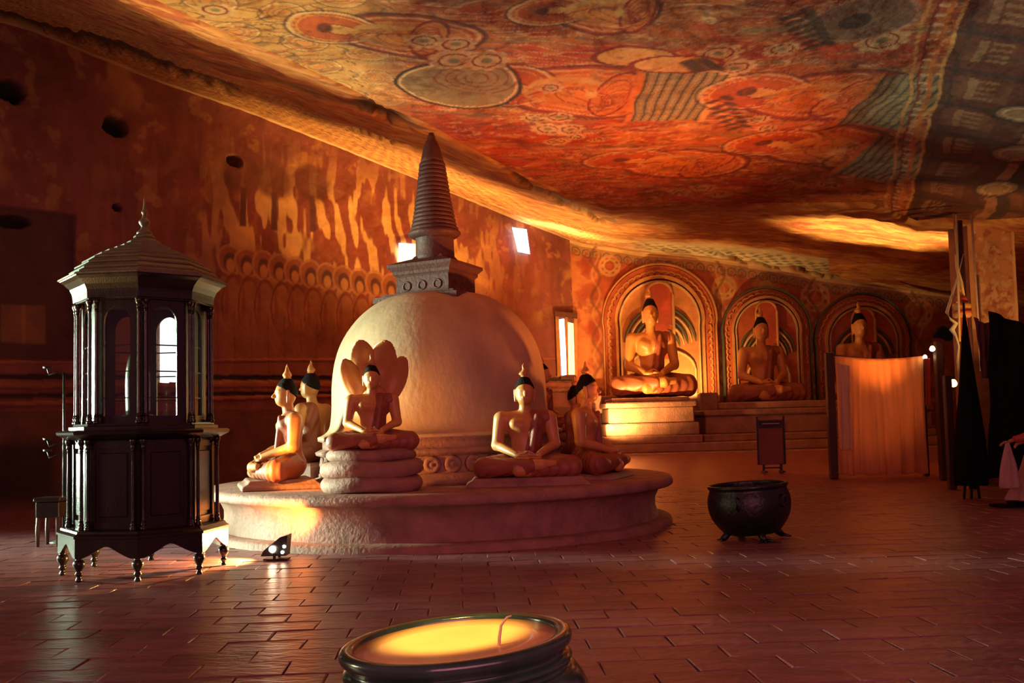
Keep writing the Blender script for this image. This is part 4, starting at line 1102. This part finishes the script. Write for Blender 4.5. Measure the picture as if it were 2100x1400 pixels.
for k in range(2):
    a = R(-118+66*k); d_ = Vector((math.cos(a), math.sin(a), 0)); q = MB()
    q.tube([d_*kp(82)+Vector((0, 0, kp(92))), d_*kp(90)+Vector((0, 0, kp(88))), d_*kp(90)+Vector((0, 0, kp(72))), d_*kp(83)+Vector((0, 0, kp(68)))], kp(3), 6); q.build('handle', M_iron, c)

# ---------------------------------------------------------------- jar in the foreground
JZ = .60; g = G(935, 1335, JZ); K = .925*g.y/2000
j = thing('glazed_jar', 'dark green glazed jar cut by the bottom edge, filled with brightly lit pale wax', 'jar', (g.x, g.y, 0)); j.rotation_euler = (0, R(-3.8), 0)
tl = R(3.8); j.location = (g.x+math.sin(tl)*JZ, g.y, .04)
def jp(px): return px*K
q = MB(); q.lathe(smooth_prof([(jp(150), -.0), (jp(190), .03), (jp(250), .15), (jp(287), .30), (jp(280), .42), (jp(258), .485), (jp(244), .50), (jp(246), .515), (jp(252), .522), (jp(246), .535), (jp(236), .545), (jp(240), .56), (jp(252), .575), (jp(254), .60), (jp(244), .615), (jp(228), .612), (jp(222), .60), (jp(220), .56)], 3), n=80, caps=False); q.build('jar_body', M_jar, j)
q = MB(); q.lathe([(jp(222), .40), (jp(221), .598), (jp(160), .594), (jp(60), .593), (.001, .593)], n=64, caps=False); q.build('wax', M_wax, j)
q = MB(); q.tube([(jp(96), -.12, .585), (jp(98), -.12, .62), (jp(104), -.115, .66), (jp(118), -.11, .685), (jp(128), -.105, .688)], [.006, .006, .005, .004, .003], 6); q.build('wick', mat('wick', (.9, .7, .4), .7), j)

# ---------------------------------------------------------------- sign stand
Y = 21.9; a = P(1550, 858, Y); b_ = P(1611, 950, Y)
sg = thing('sign_stand', 'thin metal notice stand with a slotted head in front of the dais', 'stand', (0, 0, 0))
zg = float(floor_z(Y))
M_sg = mat('stand_panel', (.20, .055, .05), .55, vary=.2)
q = MB(); q.box(((a.x+b_.x)/2, Y, (a.z+b_.z)/2-.02), (b_.x-a.x, .04, a.z-b_.z)); q.build('panel', M_sg, sg, bevel=.01)
for (x, w) in ((a.x+.015, .04), (b_.x-.015, .04)): q = MB(); q.box((x, Y-.025, (a.z+b_.z)/2+.02), (w, .03, a.z-b_.z+.05)); q.build('side_rail', M_iron, sg)
q = MB(); q.box(((a.x+b_.x)/2, Y-.03, a.z-.13), ((b_.x-a.x)*.8, .05, .16)); q.build('slot_box', M_iron, sg)
q = MB(); q.box(((a.x+b_.x)/2, Y-.06, a.z-.12), ((b_.x-a.x)*.62, .012, .022)); q.build('slot_lip', mat('pale_metal', (.45, .3, .25), .4), sg)
for px in (1566, 1602):
    x = P(px, 960, Y).x; q = MB(); q.box((x, Y, (b_.z+zg)/2), (.05, .05, b_.z-zg)); q.box((x, Y-.06, zg+.02), (.06, .34, .04)); q.build('leg', M_iron, sg)
q = MB(); q.box((P(1584, 960, Y).x, Y, zg+.10), (.36, .03, .03)); q.build('cross_bar', M_iron, sg)

# ---------------------------------------------------------------- hanging cloth screen
Y = 20.8; sc = thing('cloth_screen_frame', 'dark post and rail frame with the pale cloth hung on it', 'frame', (0, 0, 0))
def post(px, pt, Y, w, name='post', par=sc, m=M_post):
    x = P(px, 900, Y).x; zt_ = P(px, pt, Y).z; zb = float(floor_z(Y)); q = MB(); q.box((x, Y, (zt_+zb)/2), (w, w, zt_-zb)); return q.build(name, m, par, bevel=.012)
post(1707, 722, Y, .16); post(1897, 735, Y, .10); post(1933, 700, 20.3, .16)
tp = P(1800, 728, Y); l_, r_ = P(1707, 728, Y).x, P(1897, 735, Y).x
q = MB(); q.tube([(l_, Y, P(1707, 728, Y).z), ((l_+r_)/2, Y, P(1800, 738, Y).z), (r_, Y, P(1897, 733, Y).z)], .018, 8); q.build('rail', M_post, sc)
x0, x1 = P(1713, 800, Y).x, P(1892, 800, Y).x
def translucent(m, f):
    nt = m.node_tree; N = nt.nodes; L = nt.links; b = N['Principled BSDF']; out = [n for n in N if n.type == 'OUTPUT_MATERIAL'][0]
    t = N.new('ShaderNodeBsdfTranslucent'); mx = N.new('ShaderNodeMixShader'); mx.inputs[0].default_value = f
    src = b.inputs['Base Color'].links[0].from_socket; L.new(src, t.inputs[0]); L.new(b.outputs[0], mx.inputs[1]); L.new(t.outputs[0], mx.inputs[2]); L.new(mx.outputs[0], out.inputs[0])
def drape(name, x0, x1, ytl, ytr, ybot, Yd, m, label, seed, amp=.05, freq=26, sag=6, kind='cloth', n=150, k=50, split=None):
    u = np.linspace(0, 1, n); v = np.linspace(0, 1, k); U, Vv = np.meshgrid(u, v, indexing='ij')
    X = x0+(x1-x0)*U+.02*np.sin(Vv*3+U*9)
    px_mid = CX+F*((x0+x1)/2)/Yd
    zt_ = np.array([P(px_mid, ytl*(1-a)+ytr*a+sag*math.sin(PI*a), Yd).z for a in u])[:, None]; zb = P(px_mid, ybot, Yd).z
    Z = zt_+(zb+.02*np.sin(U*31)-zt_)*Vv
    fo = amp*(.35+.9*Vv)
    Yy = Yd-.05+fo*(np.sin(U*freq*2*PI/6+1.5*np.sin(U*7+seed)+.8*Vv)+.5*np.sin(U*freq*2*PI/2.3+seed))
    for s_ in (0,):
        V1 = np.stack([X, Yy, Z], -1).reshape(-1, 3)
    I = np.arange(n*k).reshape(n, k); Fc = np.stack([I[:-1, :-1], I[1:, :-1], I[1:, 1:], I[:-1, 1:]], -1).reshape(-1, 4)
    me = mesh_np(name, V1, Fc); me.materials.append(m); o = link(name, me)
    md = o.modifiers.new('s', 'SOLIDIFY'); md.thickness = .012
    return tag(o, label, kind)
M_cloth = mat('pale_orange_cloth', (.88, .50, .26), .85, vary=.16, scale=1.6, bump=.2, bscale=20, streak=(6, 6, .5))
M_cloth2 = mat('cream_cloth', (.85, .62, .40), .85, vary=.2, scale=3, streak=(5, 5, .5))
translucent(M_cloth, .4)
drape('hanging_cloth', x0, x1, 728, 732, 972, Y-.03, M_cloth, 'pale orange pleated cloth hung between two posts before the right arch', 1.0, amp=.045)
drape('cloth_strip', P(1718, 800, Y-.2).x, P(1742, 800, Y-.2).x, 742, 750, 922, Y-.2, M_cloth2, 'narrow cream cloth strip hung over the left end of the pleated cloth', 2.0, amp=.03, freq=8, sag=0, n=40)
post(1948, 770, 17.9, .13, 'leaning_post_x').name = 'rail_post'
for o in list(sc.children):
    if o.name == 'rail_post': o.parent = None; tag(o, 'plain square dark post standing nearest, right of the hanging cloth', 'post'); o.name = 'wooden_post'
# small cluster of ribbons on the back post
q = drape('offering_ribbon', P(1896, 800, 20.1).x, P(1906, 800, 20.1).x, 735, 735, 830, 20.1, mat('red_ribbon', (.6, .08, .04), .7), 'short red ribbon hanging right beside the pleated cloth', 3.0, amp=.02, freq=4, sag=0, n=14)
M_glow = emis('small_bulb', (1.0, .62, .30), 14)
def bulb(px, py, Y, r, lab, m=None, power=0):
    p = P(px, py, Y); t = thing('light_bulb', lab, 'lamp', p)
    q = MB(); q.lathe(smooth_prof([(.002, -r), (r*.75, -r*.7), (r, 0), (r*.7, r*.7), (r*.35, r*1.1)], 3), n=14); q.build('bulb', m or M_glow, t)
    q = MB(); q.lathe([(r*.4, r*1.0), (r*.42, r*1.8), (r*.2, r*2.0)], n=10); q.build('socket', M_iron, t)
    return t
bulb(1912, 715, 20.0, .055, 'small glowing bulb beside the dark hook on the back post'); bulb(1897, 732, 20.6, .045, 'smaller glowing bulb at the right end of the cloth rail')
bulb(1955, 786, 17.98, .07, 'yellowish glowing lamp low behind the nearest wooden post', emis('yellow_bulb', (1.0, .72, .18), 7))
# black rag on top of the post
V, Fq = snet(lambda x, y, z: ell(x, y, z, (0, 0, 0), (.24, .14, .15))+.03*np.sin(x*18)*np.sin(z*15+y*9), (-.35, -.25, -.25), (.35, .25, .25), .03)
tag(link('cloth_bundle', mesh_np('cloth_bundle', V, Fq), M_black, None, P(1938, 683, 20.3)), 'black cloth bundle perched on the tall post right of the hanging cloth', 'cloth')

# ---------------------------------------------------------------- pillar, poles, ornament, black cloth on the right
def fl_paint(X, Z):
    C = Canvas(X, Z, (.55, .25, .10)); n = fbm(X*6, Z*6, 5); C.blend(sstep(.5, .6, n)*.7, (.30, .07, .04)); C.blend(sstep(.55, .62, fbm(X*11, Z*11, 6))*.7, (.68, .44, .2))
    return C
Yp = 18.6; xl = P(1990, 600, Yp).x; xr = P(2086, 600, Yp).x
xx = np.linspace(xl, xr, 60); zz = np.linspace(0, 5.3, 220); X, Z = np.meshgrid(xx, zz, indexing='ij')
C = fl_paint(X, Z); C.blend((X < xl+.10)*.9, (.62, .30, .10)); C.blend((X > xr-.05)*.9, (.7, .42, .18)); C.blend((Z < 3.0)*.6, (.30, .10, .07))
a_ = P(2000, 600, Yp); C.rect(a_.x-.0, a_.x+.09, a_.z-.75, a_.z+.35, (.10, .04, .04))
pil = thing('wall_pillar', 'broad square pillar with a flowered painted face under the rock at right', 'pillar', (0, 0, 0))
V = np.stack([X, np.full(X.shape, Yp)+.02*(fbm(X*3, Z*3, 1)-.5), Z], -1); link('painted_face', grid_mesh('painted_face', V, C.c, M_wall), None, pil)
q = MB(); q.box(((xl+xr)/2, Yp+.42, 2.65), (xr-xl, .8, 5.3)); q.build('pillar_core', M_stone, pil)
def pole(p0, p1, r, name, lab, m=M_wood, cat='pole'):
    q = MB(); q.tube([p0, (Vector(p0)+Vector(p1))/2, p1], r, 8); return tag(q.build(name, m), lab, cat)
Yq = 17.4
pole(P(1964, 452, Yq), G(1996, 1003), .075, 'dark_pole', 'long dark pole leaning from the rock lip down behind the black cloth', M_post)
pole(P(1961, 440, 17.0), P(1968, 700, 17.0), .022, 'pale_cane', 'thin pale cane hanging beside the long dark pole', mat('cane', (.75, .48, .2), .5))
pole(P(1992, 440, 17.2), P(2012, 760, 17.0), .020, 'pale_rod', 'thin pale rod crossing in front of the flowered pillar', mat('rod', (.75, .45, .25), .5))
orn = thing('hanging_ornament', 'red banded lantern ornament with a pointed tassel hung by the dark pole', 'ornament', P(1973, 640, 17.22))
K = 17.22/2000; M_red = mat('red_lacquer', (.62, .10, .05), .4); M_orn = mat('orange_silk', (.85, .38, .10), .5)
def ol(name, prof, m):
    q = MB(); q.lathe([(r*K, z*K) for r, z in prof], n=20); q.build(name, m, orn)
ol('cap', [(3, 36), (9, 32), (12, 24), (6, 18)], M_red); ol('body', [(14, -12), (18, -8), (18, 2), (15, 6), (18, 10), (17, 18), (8, 20)], M_orn); ol('band', [(18.6, -3), (19.2, 0), (18.6, 3)], M_red)
ol('tassel', [(2, -52), (7, -40), (10, -26), (9, -14), (12, -10)], M_red); q = MB(); q.tube([(0, 0, 36*K), (-3*K, 0, 90*K), (-6*K, 0, 150*K), (-8*K, 0, 205*K)], .012, 6); q.build('cord', M_orn, orn)
q = MB(); q.tube([(4*K, 0, 32*K), (0, 0, 60*K), (-6*K, 0, 95*K), (-8*K, 0, 120*K)], [.06, .085, .05, .02], 8, flat=.3); q.build('streamer', mat('yellow_silk', (.95, .62, .15), .5), orn)
pts = [P(1976, 520, 17.38), P(1966, 560, 17.3), P(1942, 640, 17.0), P(1950, 655, 17.0), P(1961, 663, 17.0), P(1952, 676, 17.0), P(1961, 690, 17.0), P(1966, 710, 17.0), P(1964, 740, 17.0), P(1968, 790, 17.0)]
q = MB(); q.tube(pts, [.01, .012, .035, .045, .04, .05, .035, .02, .025, .015], 7, flat=.4); tag(q.build('paper_streamer', mat('cream_paper', (.9, .75, .4), .6)), 'twisted cream paper streamer left of the red ornament', 'streamer')
# black cloth: spread sheet with a sagging top edge, plus furled column
def sheet(name, quad, Y, lab, fold=.06, m=M_black, n=50):
    (tl_, tr_, br_, bl_) = [P(a, b, Y+dy) for a, b, dy in quad]; V = []
    for i in range(n):
        for k in range(n):
            u, v = i/(n-1), k/(n-1); p = (tl_*(1-u)+tr_*u)*(1-v)+(bl_*(1-u)+br_*u)*v
            p = p+Vector((0, -fold*math.sin(u*22+3*v)-fold*.5*math.sin(u*9+v*14), -.10*math.sin(PI*u)*(1-v))); V.append(p)
    I = np.arange(n*n).reshape(n, n); Fc = np.stack([I[:-1, :-1], I[1:, :-1], I[1:, 1:], I[:-1, 1:]], -1).reshape(-1, 4)
    me = mesh_np(name, np.array(V), Fc); me.materials.append(m); o = link(name, me); md = o.modifiers.new('s', 'SOLIDIFY'); md.thickness = .015
    return tag(o, lab, 'cloth')
sheet('black_sheet', [(2028, 638, 0), (2200, 668, -1.0), (2200, 960, -1.0), (2024, 982, 0)], 15.6, 'black cloth sheet slung across the right edge, hanging to the floor')
sheet('dark_sheet', [(1998, 650, 0), (2040, 650, 0), (2052, 775, 0), (2012, 775, 0)], 15.9, 'dull maroon cloth flap hanging between the pole and the black sheet', .03, mat('maroon_cloth', (.16, .05, .06), .8), 24)
fc = thing('furled_canopy', 'tall furled black canopy standing beside the dark pole', 'canopy', P(1990, 980, 15.9)*1.0)
fc.location = (P(1990, 900, 15.9).x, 15.9, 0)
K = 15.9/2000; q = MB()
q.lathe(smooth_prof([(.34, .22), (.36, .35), (.33, .8), (.26, 1.3), (.17, 1.9), (.09, 2.5), (.03, 3.0)], 4), n=28, ax=.72, ay=.5)
me = q.mesh('folded_cloth')
for v in me.vertices:
    a = math.atan2(v.co.y, v.co.x); v.co.x *= 1+.14*math.sin(a*7+v.co.z); v.co.y *= 1+.14*math.sin(a*7+v.co.z)
link('folded_cloth', me, M_black, fc)
for dx in (-.15, -.03, .10):
    q = MB(); q.tube([(dx, 0, 0), (dx*.6, 0, .5)], .022, 8); q.build('foot', M_iron, fc)
q = MB(); q.tube([(0, 0, .3), (0, 0, 3.2)], .02, 8); q.build('shaft', M_post, fc)

# ---------------------------------------------------------------- person at the right edge (mostly out of frame)
Yh = 14.2; hp = P(2056, 908, Yh)
per = thing('person', 'person in a red sleeved top and pale wrap skirt, cut off by the right edge', 'person', (hp.x+.62, Yh, 0))
M_psk = mat('skin', (.42, .20, .12), .5, vary=.1); M_top = mat('red_top', (.52, .09, .06), .8, vary=.25); M_wrap = mat('pale_wrap', (.55, .36, .30), .85, vary=.3, scale=3, streak=(4, 4, .6))
def per_sdf(x, y, z):
    d = ell(x, y, z, (0, 0, 1.0), (.17, .12, .16)); d = smin(d, ell(x, y, z, (0, 0, 1.26), (.18, .12, .2)), .06)
    d = smin(d, cap(x, y, z, (-.02, -.17, 1.38), (-.02, .17, 1.38), .06, .06), .05); d = smin(d, cap(x, y, z, (-.02, 0, 1.4), (-.04, 0, 1.52), .055, .05), .03)
    h = ell(x, y, z, (-.05, 0, 1.62), (.10, .078, .12)); h = smin(h, cap(x, y, z, (-.145, 0, 1.615), (-.165, 0, 1.59), .01, .016), .012); h = smin(h, ell(x, y, z, (-.11, 0, 1.53), (.03, .035, .025)), .02)
    d = smin(d, h, .015)
    for s_ in (-1, 1):
        e = (-.20, s_*.24, 1.10) if s_ < 0 else (-.08, .25, 1.08)
        w = (-.56, -.10, .975) if s_ < 0 else (-.30, .12, .95)
        d = smin(d, cap(x, y, z, (-.02, s_*.19, 1.36), e, .05, .042), .03); d = smin(d, cap(x, y, z, e, w, .042, .026), .02)
        dx = np.array(w)-np.array(e); dx /= np.linalg.norm(dx); pc = np.array(w)+dx*.05
        d = smin(d, ell(x, y, z, tuple(pc), (.05, .038, .02)), .015)
        for k in range(4):
            f0 = pc+np.array((dx[0]*.03, -.03+.02*k, 0)); f1 = f0+dx*(.045, .055, .052, .04)[k]+np.array((0, 0, -.012)); f2 = f1+np.array((dx[0]*.018, 0, -.028))
            d = smin(d, cap(x, y, z, f0, f1, .0105, .0095), .004); d = smin(d, cap(x, y, z, f1, f2, .0095, .008), .004)
        t0 = pc+np.array((0, -.03, .005)); d = smin(d, cap(x, y, z, t0, t0+np.array((-.03, -.03, -.012)), .012, .009), .006)
        d = smin(d, cap(x, y, z, (0, s_*.09, .95), (-.02, s_*.10, .50), .085, .058), .04); d = smin(d, cap(x, y, z, (-.02, s_*.10, .50), (.02, s_*.10, .09), .055, .036), .02)
        d = smin(d, cap(x, y, z, (.03, s_*.10, .05), (-.14, s_*.11, .035), .04, .03), .02)
    return d
V, Fq = snet(per_sdf, (-.74, -.36, -.01), (.26, .36, 1.78), .011); link('body', mesh_np('body', V, Fq), M_psk, per)
def top_sdf(x, y, z):
    d = ell(x, y, z, (0, 0, 1.05), (.20, .15, .2)); d = smin(d, ell(x, y, z, (0, 0, 1.26), (.20, .14, .21)), .06)
    d = smin(d, cap(x, y, z, (-.02, -.17, 1.38), (-.02, .17, 1.38), .075, .075), .05)
    for s_ in (-1, 1):
        e = (-.20, s_*.24, 1.10) if s_ < 0 else (-.08, .25, 1.08); w = (-.49, -.13, 1.0) if s_ < 0 else (-.26, .14, .97)
        d = smin(d, cap(x, y, z, (-.02, s_*.19, 1.36), e, .066, .06), .03); d = smin(d, cap(x, y, z, e, w, .06, .05), .02)
    return np.maximum(d+.004*np.sin(z*45+x*20), z-1.45)
V, Fq = snet(top_sdf, (-.62, -.38, .8), (.28, .38, 1.5), .013); link('top', mesh_np('top', V, Fq), M_top, per)
V, Fq = snet(lambda x, y, z: ell(x, y, z, (-.035, 0, 1.655), (.105, .088, .115)) if False else np.maximum(ell(x, y, z, (-.03, 0, 1.64), (.115, .092, .125)), -(x+.07)-(z-1.66)*.9), (-.2, -.15, 1.45), (.15, .15, 1.8), .012); link('hair', mesh_np('hair', V, Fq), M_hair, per)
q = MB(); q.lathe(smooth_prof([(.42, .12), (.44, .14), (.36, .35), (.30, .55), (.24, .8), (.20, .98), (.19, 1.0)], 4), n=64, c=(-.05, 0, 0), ax=1.0, ay=.6)
me = q.mesh('wrap_skirt')
for v in me.vertices:
    a = math.atan2(v.co.y, v.co.x); f = 1+.09*math.sin(a*9+v.co.z*2)*(1.1-v.co.z); v.co.x *= f; v.co.y *= f
    if v.co.x < 0: v.co.x -= .22*max(0, .9-v.co.z)*(-v.co.x)
link('wrap_skirt', me, M_wrap, per)
# light cloth hanging from the hand
q = MB(); q.lathe(smooth_prof([(.13, .30), (.15, .34), (.12, .6), (.07, .8), (.035, .93), (.02, .97)], 3), n=30, ax=1, ay=.6)
me = q.mesh('folded_shawl')
for v in me.vertices: a = math.atan2(v.co.y, v.co.x); v.co.x *= 1+.18*math.sin(a*6); v.co.y *= 1+.18*math.sin(a*6)
tag(link('folded_shawl', me, M_wrap, None, (hp.x+.02, Yh-.10, 0)), 'pale shawl hanging from the hand of the person at the right edge', 'shawl')
g = G(2070, 1040); q = MB(); q.box((g.x+.15, g.y, .03), (.75, .35, .035), R(4)); q.box((g.x+.3, g.y+.05, .065), (.5, .3, .03), R(-3)); tag(q.build('floor_mat', M_black, None, bevel=.01), 'flat dark folded mat lying on the floor at the right edge', 'mat')

# ---------------------------------------------------------------- things behind the case at left
g = G(113, 1112); Yb = 12.6
stl = thing('dark_stool', 'dark wooden stool standing behind the left side of the glass case', 'stool', (P(108, 1050, Yb).x, Yb, 0))
q = MB(); q.box((0, 0, .60), (.34, .34, .05)); q.box((0, 0, .47), (.30, .30, .2)); q.build('seat', M_wood, stl, bevel=.01)
for sx in (-1, 1):
    for sy in (-1, 1):
        q = MB(); q.tube([(sx*.13, sy*.13, 0), (sx*.13, sy*.13, .2), (sx*.12, sy*.12, .5)], [.02, .03, .022], 8); q.build('leg', M_post, stl)
cand = thing('candle_stand', 'slim black iron candle stand with curled arms behind the case', 'candle stand', (P(128, 900, 12.9).x, 12.95, 0))
q = MB(); q.tube([(0, 0, .05), (0, 0, 1.4), (0, 0, 2.25)], [.03, .02, .016], 8); q.build('stem', M_iron, cand)
q = MB(); q.lathe([(.18, 0), (.18, .02), (.05, .05), (.03, .10)], n=20); q.build('foot', M_iron, cand)
for (z, s_) in ((1.25, -1), (1.10, -1), (2.2, -1)):
    q = MB(); q.tube([(0, 0, z), (s_*.10, 0, z+.06), (s_*.2, 0, z+.02), (s_*.22, 0, z+.10)], .012, 6); q.lathe([(.05, z+.10), (.06, z+.13), (.02, z+.13)], c=(s_*.22, 0, 0), n=12); q.build('curled_arm', M_iron, cand)
# coins and petals in the lap of the front statue
pl_ = on_plat(1080, 11.9)+Vector((0, .03, .105)); rr = random.Random(3)
q = MB(); q.lathe([(.011, 0), (.012, .002), (.011, .004)], n=10); CM = q.mesh('coin'); CM.materials.append(mat('coin_metal', (.8, .7, .55), .3, metal=.9, vary=.1))
for k in range(22):
    o = bpy.data.objects.new('coin', CM); COL.objects.link(o); x = rr.gauss(0, .06); y = -.34+rr.gauss(0, .02)
    o.location = pl_+Vector((x, y, .300-.3*abs(x)+rr.uniform(-.004, .008))); o.rotation_euler = (rr.uniform(-.5, .5), rr.uniform(-.5, .5), 0); o.scale = (1.5,)*3
    tag(o, 'small silvery coin lying in the lap of the front right statue', 'coin', 'coins in the statue lap')
